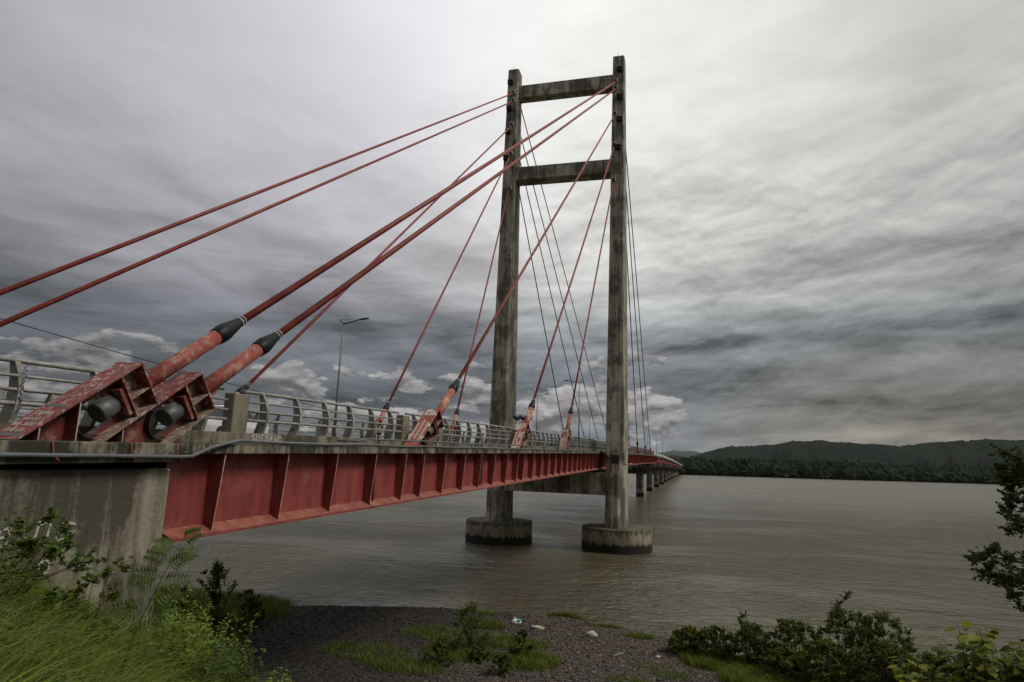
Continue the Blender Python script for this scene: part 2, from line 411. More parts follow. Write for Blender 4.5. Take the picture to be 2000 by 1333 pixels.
c = t.mix(t.sm(t.m('ADD', gz, t.m('MULTIPLY', t.noise(p, .8, 4, .6), .8)), -9.9, -9.3), gr, soil)
c = t.mix(t.m('MULTIPLY', t.sm(t.m('ADD', gx, t.m('MULTIPLY', t.noise(p, .25, 4, .6), 9.0)), -5.0, -14.0), .62), c, (.017, .015, .013))  # shade under the bridge painted in: ground darkens towards the left
moss = t.sm(t.noise(t.scale(p, (1, 1, 1), (8, 3, 1)), .32, 5, .62), .56, .66)
c = t.mix(t.m('MULTIPLY', moss, .55), c, (.045, .055, .018))
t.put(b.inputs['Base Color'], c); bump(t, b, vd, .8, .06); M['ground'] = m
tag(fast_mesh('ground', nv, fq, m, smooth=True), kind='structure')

# river
m, t, b = mat('river_water', .17, .5)
p = pos(t)
def wv_(sc, loc, det=3): return t.noise(t.scale(p, sc, loc), 1.0, det, .55, .3)
h = t.m('ADD', t.m('MULTIPLY', wv_((.22, .34, 1), (0, 0, 0), 3), .8), t.m('MULTIPLY', wv_((.90, 1.15, 1), (5, 2, 0), 6), 1.15))
h = t.m('ADD', h, t.m('MULTIPLY', wv_((3.0, 3.6, 1), (1, 2, 0), 3), .30))
bl = t.noise(t.scale(p, (.012, .03, 1)), 1.0, 5, .6)
c = t.mix(t.sm(bl, .3, .7), (.104, .090, .053), (.084, .073, .045))
fo = t.noise(t.scale(p, (.10, .8, 1), (3, 9, 0)), 1.0, 6, .72)
c = t.mix(t.m('MULTIPLY', t.sm(fo, .765, .79), .7), c, (.45, .43, .38))
t.put(b.inputs['Base Color'], c); b.inputs['IOR'].default_value = 1.40
t.put(b.inputs['Roughness'], t.sm(t.sep(p)[1], 50.0, 420.0, .05, .30))
t.put(b.inputs['Normal'], t.node('ShaderNodeBump', {'Strength': .9, 'Distance': .50, 'Height': t.m('MULTIPLY', h, t.sm(t.noise(t.scale(p, (.035, .06, 1), (4, 4, 0)), 1.0, 5, .6, .6), .36, .62, .55, 1.45))}))
mb = MB(); mb.add([(-6000, -300, WATER), (6000, -300, WATER), (6000, 6000, WATER), (-6000, 6000, WATER)], [(0, 1, 2, 3)])
tag(mb.build('river_water', m), kind='structure')

# ------------------------------------------------------------------ far shore, hills
def prof(az, ax, v): return np.interp(az, ax, v)
sh_az = [-75, -40, -10, -5.5, -1.5, 5.6, 11.5, 21.7, 40, 75]; sh_r = [700, 700, 720, 734, 785, 834, 897, 1085, 1400, 2200]
rg_az = [-75, -30, -12, -6, -2.5, -.6, .5, 1.8, 4.18, 4.96, 6.12, 8.0, 9.5, 11.3, 13, 14.35, 16.3, 17.9, 19.4, 22, 30, 50, 75]
rg_t = [.012, .016, .017, .017, .012, .010, .015, .0234, .0296, .0314, .034, .0389, .0401, .038, .0365, .035, .0382, .0405, .0421, .0426, .05, .045, .03]
azs = np.linspace(-75, 75, 901); NR = 90
u = np.linspace(0, 1, NR)
A, Uu = np.meshgrid(azs, u)
R0 = prof(A, sh_az, sh_r); R = R0 + (5200 - R0) * Uu ** 1.5
hx, hy = R * np.sin(np.radians(A)), R * np.cos(np.radians(A))
RP = 2500.0
ridge = prof(A, rg_az, rg_t) * RP + 11
rise = np.clip((R - R0 - 60) / (RP - R0 - 60), 0, None)
hh = np.where(rise < 1, (np.clip(rise, 0, 1) ** 1.5), 1 - (rise - 1) * .55)
Zh = WATER + .6 + ridge * np.clip(hh, 0, 1)
nz = hnoise(hx, hy, .006, 11) * 10 + hnoise(hx, hy, .014, 12) * 8 + hnoise(hx, hy, .035, 13) * 4
sp = np.sin(A * 2.1 + np.sin(A * .7) * 2) * 13 * np.clip(rise * 2, 0, 1) * np.clip(1.15 - rise, 0, 1)
Zh = Zh + (nz + sp) * np.clip(rise * 3, 0, 1) * np.clip(1.6 - rise, .35, 1) + rng.normal(0, 1.6, Zh.shape) * np.clip(rise * 4, 0, 1)
Zh[0] = WATER - 1.5
i = np.arange(NR - 1)[:, None] * len(azs) + np.arange(len(azs) - 1)[None]
fq = np.stack([i, i + 1, i + 1 + len(azs), i + len(azs)], -1).reshape(-1, 4)
m, t, b = mat('wooded_hills', .95, .1)
p = pos(t)
n1 = t.noise(p, .05, 6, .7); n2 = t.noise(p, .008, 5, .6)
c = t.mix(t.sm(n1, .35, .65), (.017, .027, .014), (.002, .005, .004))
c = t.mix(t.m('MULTIPLY', t.sm(n2, .4, .65), .5), c, (.026, .036, .016))
t.put(b.inputs['Base Color'], c); bump(t, b, n1, 1.0, 22)
tag(fast_mesh('hills', np.stack([hx, hy, Zh], -1).reshape(-1, 3), fq, m, smooth=True), kind='structure')
# a more distant range, haze painted in as a paler blue-grey
az2 = np.linspace(-12, 6, 90); r2 = [7000, 7800]
tz = np.interp(az2, [-12, -6, -2.6, -1.6, -.8, -.2, .8, 2, 6], [.012, .014, .0165, .0205, .0195, .0205, .017, .014, .012])
V = []; 
for rr, kz in ((6400, 0), (7000, .8), (7600, 1), (8600, .5)):
    V += [(rr * math.sin(math.radians(a)), rr * math.cos(math.radians(a)), WATER + (7600 * q + 11) * kz) for a, q in zip(az2, tz)]
i = np.arange(3)[:, None] * 90 + np.arange(89)[None]
m = plain('distant_mountain', (.035, .05, .045), .95, .1, .2, .002)
mo = tag(fast_mesh('distant_mountain', V, np.stack([i, i + 1, i + 91, i + 90], -1).reshape(-1, 4), m, smooth=True), kind='structure')

# tree belt on the far bank: one wood nobody could count
def ico(sub=1):
    import bmesh
    bm = bmesh.new(); bmesh.ops.create_icosphere(bm, subdivisions=sub, radius=1)
    v = np.array([q.co[:] for q in bm.verts]); f = np.array([[w.index for w in q.verts] for q in bm.faces]); bm.free(); return v, f
iv, jf = ico(2)
NV = len(iv)
NB = 7000
az_ = np.where(rng.random(NB) < .85, rng.uniform(-3.2, 24, NB), rng.uniform(-25, 45, NB))
r_ = prof(az_, sh_az, sh_r) + 4 + rng.random(NB) ** 1.6 * 420
hgt = 7 + 8 * rng.random(NB) ** 1.5 + hnoise(az_ * 2, r_ * .01, 1, 4) * 4.5
wid = rng.uniform(3.8, 8.0, NB)
cx, cy = r_ * np.sin(np.radians(az_)), r_ * np.cos(np.radians(az_))
ground_f = WATER + .5 + np.clip((r_ - prof(az_, sh_az, sh_r) - 60) / 1600, 0, 1) ** 1.5 * (prof(az_, rg_az, rg_t) * RP + 11) * 1.0
Vs = iv[None] * np.stack([wid, wid, hgt * .55], -1)[:, None] * (1 + rng.normal(0, .24, (NB, NV, 1)))
Vs = Vs + np.stack([cx, cy, ground_f + hgt * .5], -1)[:, None]
Fs = jf[None] + (np.arange(NB) * NV)[:, None, None]
m, t, b = mat('far_wood_leaves', .95, .1)
p = pos(t); r = t.node('ShaderNodeNewGeometry').outputs['Random Per Island']
c = t.mix(r, (.008, .015, .007), (.028, .040, .015)); c = t.mix(t.sm(t.noise(p, .35, 4, .7), .4, .6), c, (.014, .022, .009))
t.put(b.inputs['Base Color'], c)
fw = fast_mesh('far_wood', Vs.reshape(-1, 3), Fs.reshape(-1, 3), m, k=3)
tag(fw, 'dark green wood lining the far bank of the river', 'woods', kind='stuff')

# ------------------------------------------------------------------ tower
tw = thing('bridge_tower', (XC, YT, WATER), 'tall weathered concrete H-shaped bridge tower standing in the river', 'bridge tower')
TO = (XC, YT, WATER)
Z0, Z1 = -8.3, 59.25
def leg_dims(z):
    k = (z - Z0) / (Z1 - Z0)
    return 2.53 + (1.66 - 2.53) * k, 6.28 + (2.22 - 6.28) * k
def ring(xc, z, ch):
    w, dd = leg_dims(z); w /= 2; dd /= 2
    return [(xc - w + ch, YT - dd, z), (xc + w - ch, YT - dd, z), (xc + w, YT - dd + ch, z), (xc + w, YT + dd - ch, z),
            (xc + w - ch, YT + dd, z), (xc - w + ch, YT + dd, z), (xc - w, YT + dd - ch, z), (xc - w, YT - dd + ch, z)]
fit = {XR: [(-10.35, 55.0), (-10.38, 53.86), (-10.42, 49.72), (-10.44, 44.83), (-10.5, 39.35)],
       XL: [(-25.93, 55.13), (-25.93, 53.77), (-25.95, 49.71), (-25.9, 44.88), (-25.85, 39.31)]}
darkz = {XR: [(-9.73, 56.9), (-9.73, 52.4), (-9.73, 48.8), (-9.89, 44.4)], XL: [(-26.42, 56.9), (-26.42, 52.5), (-26.45, 48.6), (-26.55, 44.3)]}
def legface(z): return YT - leg_dims(z)[1] / 2
for xc in (XL, XR):
    mb = MB(); rs = [ring(xc, z, .78) for z in (-8.6, -4, 0.3)] + [ring(xc, z, .14) for z in (1.2, 20, 40, 59.25)]
    mb.loft(rs)
    lg = mb.build('leg', M['tower'], tw, TO)
    tag(lg, 'octagonal tower leg, the one nearer the open river' if xc == XR else 'octagonal tower leg behind the deck')
    mb = MB(); nS = 64; rc = 4.57
    prof_ = [(rc, -13), (rc, -8.42), (rc - .1, -8.3)]
    mb.loft([[(xc + r * math.cos(2 * PI * j / nS), YT + r * math.sin(2 * PI * j / nS), z) for j in range(nS)] for r, z in prof_])
    mb.build('pile_cap', M['cap'], tw, TO)
    for (fx, fz) in fit[xc]:
        yf = legface(fz)
        mb = MB()
        for q in (-1, 1): mb.box(fx + q * .24 - .06, fx + q * .24 + .06, yf - .24, yf + .05, fz - .12, fz + .50)
        mb.box(fx - .18, fx + .18, yf - .24, yf + .05, fz + .32, fz + .50)
        mb.build('cable_socket', M['socket'], tw, TO, .01)
        mb = MB().box(fx - .15, fx + .15, yf - .06, yf + .05, fz - .1, fz + .315)
        mb.build('socket_recess', M['dark'], tw, TO)
    for (fx, fz) in darkz[xc]:
        yf = legface(fz)
        mb = MB(); mb.loft([[(fx - .42, y, fz - .38 + a), (fx + .42, y, fz - .38 + a), (fx + .42, y, fz + .42 - a * .4), (fx - .42, y, fz + .42 - a * .4)] for y, a in ((yf + .05, 0), (yf - .42, .12))])
        ab = mb.build('anchor_block', M['dark'], tw, TO, .02)
        mb = MB().box(fx - .4, fx + .4, yf - .40, yf + .03, fz + .425, fz + .50)
        mb.build('block_cap', M['socket'], ab, TO)
    mb = MB().tube([(xc - .1, YT - .6, 59.2), (xc - .1, YT - .6, 60.4)], [.03, .012], 6)
    mb.build('lightning_rod', M['galv'], tw, TO)
def cbeam(z0, z1, dep, name, dy=0.0):
    mb = MB(); w = leg_dims((z0 + z1) / 2)[0] / 2
    mb.box(XL + w - .02, XR - w + .02, YT - dep + dy, YT + dep + dy, z0, z1)
    return mb.build(name, M['beam'], tw, TO, .05)
cbeam(54.45, 56.5, .86, 'crossbeam'); cbeam(40.95, 42.95, 1.25, 'crossbeam')
lb = cbeam(-4.25, -1.35, 2.35, 'crossbeam')
for xx in (-22.6, -13.5): MB().box(xx - .5, xx + .5, YT - .6, YT + .6, -1.36, -.95).build('bearing', M['dark'], tw, TO)
zr = 1.0; yf = legface(zr)
mb = MB().box(XR - .55, XR + .55, yf - .035, yf + .3, -1.15, .95); mb.build('recess_panel', M['dark'], tw, TO)  # flat dark slab, slightly proud of the leg front
mb = MB()
for j in range(1): mb.tube([(XR + leg_dims(0)[0] / 2 - .1, YT - 2.6, -.3), (XR + 2.0, YT - 2.9, -.1), (XR + 2.25, YT - 2.95, -.1)], .06, 8)
mb.build('drain_pipe', M['socket'], tw, TO)

# ------------------------------------------------------------------ deck, girders
dk = thing('bridge_deck', (XC, 0, 0), 'long bridge deck with concrete edge and deep red girders', 'bridge')
DO = (XC, 0, 0)
yb = [-30, 0, 13.25, 40, 80, 105, 130, 155, 180, 206, 232]
mb = MB()
def sect(x0, x1, top, bot, ys):
    return [[(x0, y, zd(y) + bot), (x1, y, zd(y) + bot), (x1, y, zd(y) + top), (x0, y, zd(y) + top)] for y in ys]
mb.loft(sect(-24.1, -11.95, 0, -.24, [-30, 0, 13.25, 40, 60, 80, 95, 105, 130, 155, 180, 206, 232]))
mb.build('deck_slab', M['slab'], dk, DO)
mb = MB(); mb.loft(sect(-23.0, -13.05, .0, -.25, [232.01, 250, 300, 350, 400, 450, 500, 543, 600, 650, 700, 760, 800]))
mb.build('deck_slab', M['slab'], dk, DO)
mb = MB(); mb.loft(sect(-22.45, -13.62, .06, .006, [-30, 0, 13.25, 40, 60, 80, 105, 130, 155, 180, 206, 232, 300, 350, 400, 450, 500, 543, 700, 790]))
mb.build('road_surface', M['asphalt'], dk, DO)
for xw, so_ in ((-12.5, 1), (-23.55, -1)):
    yy = [13.6, 40, 60, 80, 95, 130, 180, 232]
    mb = MB(); mb.loft(sect(xw - .02, xw + .02, -.265, -2.32, yy))
    gd = mb.build('girder', M['girder'], dk, DO)
    mb = MB(); x0, x1 = sorted((xw - so_ * .35, xw + so_ * .42))
    mb.loft(sect(x0, x1, -2.29, -2.345, yy)); mb.build('bottom_flange', M['girder'], gd, DO)
    if so_ > 0:
        mb = MB(); mb.loft([[(xw + .021, y, zd(y) - 2.08), (xw + .395, y, zd(y) - 2.262), (xw + .395, y, zd(y) - 2.286), (xw + .021, y, zd(y) - 2.286)] for y in yy]); mb.build('flange_haunch', M['ledge'], gd, DO)
        Ys = [15.09, 17.97, 20.91, 23.85, 26.68, 28.7, 31.47, 34.41, 37.29, 40.1, 43.0, 45.8, 47.6, 50.6, 53.4]
        y = 56.2
        while y < 231: Ys.append(y); y += 2.87
        for y in Ys:
            z = zd(y)
            vs = []
            for yy_ in (y - .02, y + .02):
                vs += [(xw + .0205, yy_, z - .275), (-11.99, yy_, z - .275), (-12.17, yy_, z - 2.286), (xw + .0205, yy_, z - 2.286)]
            mb = MB(); mb.add(vs, [(0, 1, 2, 3), (7, 6, 5, 4), (0, 4, 5, 1), (1, 5, 6, 2), (2, 6, 7, 3), (3, 7, 4, 0)])
            sf = mb.build('stiffener', M['girder'], gd, DO); sf.data.materials.append(M['wornedge'])
            for pf in sf.data.polygons:
                if abs(pf.normal.x) > .8 and pf.center.x > 5.7: pf.material_index = 1
        for y in (24.35, 38.4):
            mb = MB()
            for q in (-.16, .16): mb.box(-12.42, -12.36, y + q - .025, y + q + .025, zd(y) - 2.2, zd(y) - .4)
            zz_ = zd(y) - 2.15
            while zz_ < zd(y) - .42: mb.box(-12.41, -12.37, y - .135, y + .135, zz_ - .022, zz_ + .022); zz_ += .16
            mb.build('ladder', M['dark'], gd, DO)
for y in np.arange(16, 231, 5.74): MB().box(-23.5, -12.54, y - .1, y + .1, zd(y) - 1.9, zd(y) - .28).build('floor_beam', M['fargirder'], dk, DO)
for xw in (-13.9, -22.1):
    mb = MB(); mb.loft(sect(xw - .02, xw + .02, -.26, -2.05, [232.3, 300, 350, 400, 450, 500, 543, 600, 700, 790]))
    gd = mb.build('girder', M['fargirder'], dk, DO)
    mb = MB(); mb.loft(sect(xw - .3, xw + .3, -2.055, -2.12, [232.3, 300, 350, 400, 450, 500, 543, 600, 700, 790])); mb.build('bottom_flange', M['fargirder'], gd, DO)
mb = MB().box(-23.5, -12.5, 232.03, 232.2, .3, 2.3); mb.build('end_plate', M['fargirder'], dk, DO)
# kerbs
for x0, x1 in ((-13.6, -13.05), (-23.0, -22.46)):
    mb = MB(); mb.loft(sect(x0, x1, .34, .003, [-30, 0, 13.25, 40, 60, 80, 105, 130, 155, 180, 206, 232, 300, 350, 400, 450, 500, 543, 700, 790]))
    kb = mb.build('kerb', M['kerb'], dk, DO, .02)
    if x1 > -14:
        kright = kb
# spray painted letters on the kerb face
LET = {'~': [[(0, .5), (.6, 0), (1.1, .8), (1.6, .1), (2.3, .9), (2.9, 0), (3.4, .6), (4.2, .1), (5, .9), (5.6, .1), (6.2, .8), (7.2, .3), (7.8, .9), (8.4, .1), (9.4, .6), (10, 0), (10.8, .9)]], 'B': [[(0, 0), (0, 1), (.5, .9), (.5, .6), (0, .52), (.6, .4), (.55, .05), (0, 0)]], 'U': [[(0, 1), (.05, .1), (.4, 0), (.6, .3), (.6, 1)]],
       'F': [[(0, 0), (0, 1), (.6, 1)], [(0, .55), (.45, .5)]], 'O': [[(.3, 1), (0, .6), (.1, .1), (.45, 0), (.65, .5), (.3, 1)]],
       'A': [[(0, 0), (.3, 1), (.6, 0)], [(.1, .4), (.5, .4)]], 'W': [[(0, 1), (.15, 0), (.35, .7), (.55, 0), (.7, 1)]],
       'J': [[(.1, 1), (.6, 1)], [(.4, 1), (.4, .2), (.2, 0), (0, .2)]], 'G': [[(.6, .85), (.3, 1), (0, .5), (.2, 0), (.6, .1), (.6, .5), (.35, .5)]],
       'e': [[(0, .35), (.55, .42), (.5, .7), (.2, .72), (0, .3), (.2, 0), (.6, .12)]], 's': [[(.55, .65), (.15, .7), (.1, .45), (.5, .35), (.45, .05), (0, .05)]],
       't': [[(.25, 1), (.22, .1), (.5, 0)], [(0, .75), (.55, .8)]], 'u': [[(0, .7), (.05, .1), (.35, 0), (.55, .2), (.55, .7), (.6, 0)]], 'l': [[(0, 0), (.05, 1)]],
       'S': [[(.6, .9), (.2, 1), (.05, .7), (.5, .4), (.5, .08), (0, .05)]], 'c': [[(.5, .65), (.15, .7), (0, .35), (.2, 0), (.55, .1)]], 'm': [[(0, 0), (0, .7), (.3, .6), (.3, .05), (.32, .6), (.6, .65), (.62, 0)]],
       'n': [[(0, 0), (0, .7), (.1, .5), (.45, .7), (.5, 0)]], 'o': [[(.25, .7), (0, .4), (.15, 0), (.5, .1), (.5, .55), (.25, .7)]], 'z': [[(0, .7), (.5, .7), (0, 0), (.55, .05)]], 'L': [[(0, 1), (0, 0), (.5, 0)]], 'D': [[(0, 0), (0, 1), (.5, .8), (.55, .3), (0, 0)]]}
def spray(txt, o, ux, uy, h, m, parent, origin, th=.02, adv=.8, jit=.0, name='graffiti', skew=0.0):
    mb = MB(); o, ux, uy = Vector(o), Vector(ux).normalized(), Vector(uy).normalized(); nn = ux.cross(uy).normalized(); cxx = 0
    for ch in txt:
        if ch != ' ':
            for st in LET.get(ch, LET.get(ch.upper(), LET.get(ch.lower(), LET['S']))):
                for a, b2 in zip(st[:-1], st[1:]):
                    ja = [random.uniform(-jit, jit) for _ in range(4)]
                    A_ = o + ux * (cxx + (a[0] + ja[0] + skew * a[1]) * h) + uy * ((a[1] + ja[1]) * h); B_ = o + ux * (cxx + (b2[0] + ja[2] + skew * b2[1]) * h) + uy * ((b2[1] + ja[3]) * h)
                    dv = (B_ - A_); ln = dv.length
                    if ln < 1e-4: continue
                    dv /= ln; sd_ = nn.cross(dv)
                    mb.obox((A_ + B_) / 2, dv, sd_, nn, ln / 2 + th * .3, th / 2, .003)
        cxx += h * adv * random.uniform(.9, 1.1)
    return mb.build(name, m, parent, origin)
spray('BUFOAWO', (-13.046, 17.5, zd(17.5) + .05), (0, 1, .017), (0, 0, 1),   .24, M['socket'], kright, DO, .035, .95, .04)

# ------------------------------------------------------------------ far piers
def pier():
    o = thing('bridge_pier', (XC, 0, 0), 'x', 'bridge pier', 'concrete piers under the far spans')
    mb = MB(); nS = 20
    mb.loft([[(XC + r * 1.25 * math.cos(2 * PI * j / nS), r * .95 * math.sin(2 * PI * j / nS), z) for j in range(nS)] for r, z in ((1.05, -13), (1.05, -1.6))], smooth=True)
    mb.build('column', M['pier'], o, (XC, 0, 0))
    mb = MB()
    mb.loft([[(XC - a, -1.0, z), (XC + a, -1.0, z), (XC + a, 1.0, z), (XC - a, 1.0, z)] for a, z in ((2.0, -2.0), (5.0, -1.0), (5.0, 0.0))])
    mb.build('pier_head', M['beam'], o, (XC, 0, 0)); return o
pr = pier(); words = ['nearest', 'second nearest', 'third', 'fourth', 'fifth', 'sixth', 'seventh', 'eighth', 'ninth', 'tenth', 'eleventh']
for i_, y in enumerate([233, 284, 335, 385, 436, 487, 538, 589, 640, 691, 742]):
    o = pr if i_ == 0 else copy_tree(pr)
    o.location = (XC, y, zd(y) - 2.15)
    o['label'] = ('pale round bridge pier closest behind the tower leg' if i_ == 0 else f'round bridge pier under the far spans, {words[i_]} behind the tower')
# ------------------------------------------------------------------ abutment
ab = thing('bridge_abutment', (-17, 5, -11), 'massive stained concrete abutment block at the near end of the bridge', 'abutment')
AO = (-17, 5, -11)
mb = MB(); mb.loft([[(-24, -20, z), (-11.9, -20, z), (-11.9, 13.12, z), (-24, 13.12, z)] for z in (-13, -.50)])
wall = mb.build('wall', M['abut'], ab, AO, .04)
mb = MB(); mb.loft([[(-24.2, y, zd(y) - .42), (-11.6, y, zd(y) - .42), (-11.6, y, zd(y) - .002 if y > 13 else zd(y) - .002), (-24.2, y, zd(y) - .002)] for y in (-20, 0, 8.5, 13.04)])
# the slab ledge stands a little proud of the deck edge
for_cap = mb.build('ledge', M['slab'], ab, AO, .02)
spray('lestus', (-11.885, 8.78, -1.86), (0, 1, 0), (0, 0, 1), .46, M['gwhite'], wall, AO, .05, .72, .03, skew=.2)
spray('sc o', (-11.885, 9.05, -2.45), (0, 1, 0), (0, 0, 1), .42, M['gwhite'], wall, AO, .05, .8, .03)
mb = MB(); mb.obox((-11.89, 11.05, -3.1), (0, 1, 0), (0, 0, 1), (1, 0, 0), .07, .05, .006); mb.build('graffiti', M['gblue'], wall, AO)

# ------------------------------------------------------------------ conduits
o = thing('conduit', (-11.55, 10, -.2), 'grey conduit pipe hung along the abutment ledge and bending up onto the deck edge', 'pipe')
mb = MB(); pts = [(-11.53, -15, -.5), (-11.53, 8.8, -.23), (-11.53, 12.9, -.215), (-11.56, 13.35, -.20), (-11.66, 13.75, -.10), (-11.78, 14.3, .03), (-11.88, 15.0, .16), (-11.90, 15.5, .235)]
pts += [(-11.93, y, zd(y) + .065 + .02 * math.sin(y * .9)) for y in np.arange(17, 228, 3.0)]
mb.tube(pts, .045, 8); mb.build('pipe', M['conduit'], o, (-11.55, 10, -.2))
for y in (9.75, 11.55, 12.85):
    mb = MB(); mb.tube([(-11.585, y, zd(y) + .0), (-11.57, y, zd(y) - .06), (-11.53, y + .01, zd(y) - .26), (-11.46, y + .08, zd(y) - .36)], .016, 6)
    mb.build('bracket', M['bracket'], o, (-11.55, 10, -.2))
o = thing('conduit', (-12.2, 30, .8), 'thin upper conduit running in front of the cable anchors above the deck edge', 'pipe')
mb = MB(); pts = [(-12.9, 22.3, zd(22.3) + .20), (-12.1, 22.5, zd(22) + .22)] + [(-12.02, y, zd(y) + .30 + .015 * math.sin(y * .7)) for y in np.arange(23, 150, 3.0)]
mb.tube(pts, .034, 8); mb.build('pipe', M['conduit'], o, (-12.2, 30, .8))
for y in np.arange(24, 140, 6.0):
    mb = MB().box(-12.05, -11.99, y - .02, y + .02, zd(y) + .01, zd(y) + .27); mb.build('bracket', M['galv'], o, (-12.2, 30, .8))

# ------------------------------------------------------------------ stay cables with anchors
ws = Vector((1, 0, 0))
def poly_plate(mb, polys, fr, w0, w1):
    """polys: outer (+holes) in (s,t); extruded from w0 to w1"""
    allp = [p for pl in polys for p in pl]
    tri = tessellate_polygon([[Vector((a, b, 0)) for a, b in pl] for pl in polys])
    n = len(allp); vs = [fr(a, b, w0) for a, b in allp] + [fr(a, b, w1) for a, b in allp]
    fs = [tuple(x) for x in tri] + [tuple(n + i for i in reversed(x)) for x in tri]
    k = 0
    for pl in polys:
        for i in range(len(pl)):
            j = (i + 1) % len(pl); fs.append((k + i, k + j, n + k + j, n + k + i))
        k += len(pl)
    mb.add(vs, fs)
def stay(A, B, label, group, L_pipe=5.15, L_boot=1.2, kind='big', stiff=(), skin=None, crad=.105, graf=False, mcab=None):
    A, B = Vector(A), Vector(B); O = tuple(B)
    o = thing('stay_cable', O, label, 'stay cable', group)
    u = (A - B).normalized(); Ln = (A - B).length
    w = (ws - u * ws.dot(u)).normalized(); v = w.cross(u)
    if v.z < 0: v = -v
    side = 1.0
    fr = lambda s, tt, ww: B + u * s + v * tt + w * ww
    sx = u.z; cz = v.z                 # height = s*sx + t*cz
    hb = lambda tt, z0=0.0: (z0 - tt * cz) / sx
    H = .59; HB = .45; HM = (H - HB) / 2; W_ = .36; SE = 2.28
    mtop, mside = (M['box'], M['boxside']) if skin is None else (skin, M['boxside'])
    # cable, pipe, boot
    sp0 = L_pipe; sp1 = L_pipe + L_boot
    mb = MB(); sag = .0
    mb.tube([fr(s, 0, 0) for s in (sp1 - .12, Ln * .3, Ln * .6, Ln - .02)], crad, 12); mb.build('cable', mcab or M['cable'], o, O)
    mb = MB(); mb.tube([fr(SE + .03, 0, 0), fr(sp0 + .02, 0, 0)], .205, 20)
    pp = mb.build('pipe', M['pipe'] if skin is None else M['pipeworn'], o, O)
    if kind == 'big':
        mb = MB(); mb.obox(fr(SE + .40, -.20, .10), u, v, w, .16, .05, .02); mb.build('lug', M['pipe'], pp, O)
    mb = MB(); bp = [(0, .215), (.02, .232), (.30, .252), (.40, .240), (L_boot - .2, .135), (L_boot, .125)]
    mb.tube([fr(sp0 + a, 0, 0) for a, r in bp], [r for a, r in bp], 20)
    bt = mb.build('boot', M['boot'], o, O)
    for a in (L_boot - .17, L_boot - .03):
        mb = MB(); mb.tube([fr(sp0 + a - .012, 0, 0), fr(sp0 + a + .012, 0, 0)], .146 if a < L_boot - .1 else .132, 16); mb.build('band', M['band'], bt, O)
    # flanges
    s0 = hb(H); s1 = hb(-HB)
    th = .022
    mb = MB(); mb.add([fr(s, tt, ww) for ww in (-W_, W_) for s, tt in ((hb(H - th), H - th), (SE, H - th), (SE, H + th), (hb(H + th), H + th))], [(0, 1, 2, 3), (7, 6, 5, 4), (0, 4, 5, 1), (1, 5, 6, 2), (2, 6, 7, 3), (3, 7, 4, 0)])
    tp = mb.build('top_plate', mtop, o, O)
    s1b = s1 + .0
    mb = MB(); mb.add([fr(s, tt, ww) for ww in (-W_, W_) for s, tt in ((hb(-HB - th), -HB - th), (SE, -HB - th), (SE, -HB + th), (hb(-HB + th), -HB + th))], [(0, 1, 2, 3), (7, 6, 5, 4), (0, 4, 5, 1), (1, 5, 6, 2), (2, 6, 7, 3), (3, 7, 4, 0)])
    bpm = mb.build('bottom_plate', M['boxpanel'] if kind == 'big' else mtop, o, O)
    # side web with the slot for the socket
    smin = max(hb(H - th), hb(0) - 1.2)
    top_s = hb(H - th)
    hole = []
    hc0, hc1, hr = .78, 1.30, .34
    for j in range(9): a = PI / 2 + PI * j / 8; hole.append((hc0 + hr * math.cos(a), hr * math.sin(a)))
    for j in range(9): a = -PI / 2 + PI * j / 8; hole.append((hc1 + .14 * math.cos(a) , hr * math.sin(a)))
    outer = [(top_s, H - th), (1.68, H - th), (1.68, -HB + th), (hb(-HB + th), -HB + th)]
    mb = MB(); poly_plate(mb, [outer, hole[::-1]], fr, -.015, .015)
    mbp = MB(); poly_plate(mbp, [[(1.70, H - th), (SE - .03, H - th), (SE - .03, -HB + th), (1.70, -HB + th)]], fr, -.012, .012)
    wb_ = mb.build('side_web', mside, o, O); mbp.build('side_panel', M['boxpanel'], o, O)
    if kind == 'big':
        mb = MB(); lip = [fr(a, b, 0) for a, b in hole[:9]]
        rings = [[fr(hc0 + r_ * math.cos(PI / 2 + PI * j / 12), r_ * math.sin(PI / 2 + PI * j / 12), ww) for r_, ww in ((.345, -.17), (.365, -.17), (.365, .17), (.345, .17))] for j in range(13)]
        mb.loft(rings); mb.build('slot_lip', M['dark'], wb_, O)  # near-black colour paints in the shadow around the slot edge
    # transverse plates
    mb = MB(); mb.obox(fr(SE, HM, 0), u, v, w, .025, (H + HB) / 2 + .03, W_ + .02); mb.build('end_plate', M['box'], o, O)
    mb = MB(); mb.obox(fr(1.69, HM, 0), u, v, w, .02, (H + HB) / 2 - .025, W_ - .005); mb.build('bearing_plate', M['box'], o, O)
    mb = MB(); mb.obox(fr(1.575, 0, 0), u, v, w, .04, .32, .32); mb.build('bearing_plate', M['box'], o, O)
    mb = MB()
    for q in (-1, 1): mb.obox(fr(1.98, 0.0, q * .19), u, v, w, .265, .015, .165)
    mb.build('mid_plate', M['boxpanel'], o, O)
    mb = MB(); mb.tube([fr(1.05, 0, 0), fr(1.07, 0, 0), fr(1.53, 0, 0)], [.22, .24, .24], 24)
    mb.build('cable_anchor_head', M['galv'], o, O)
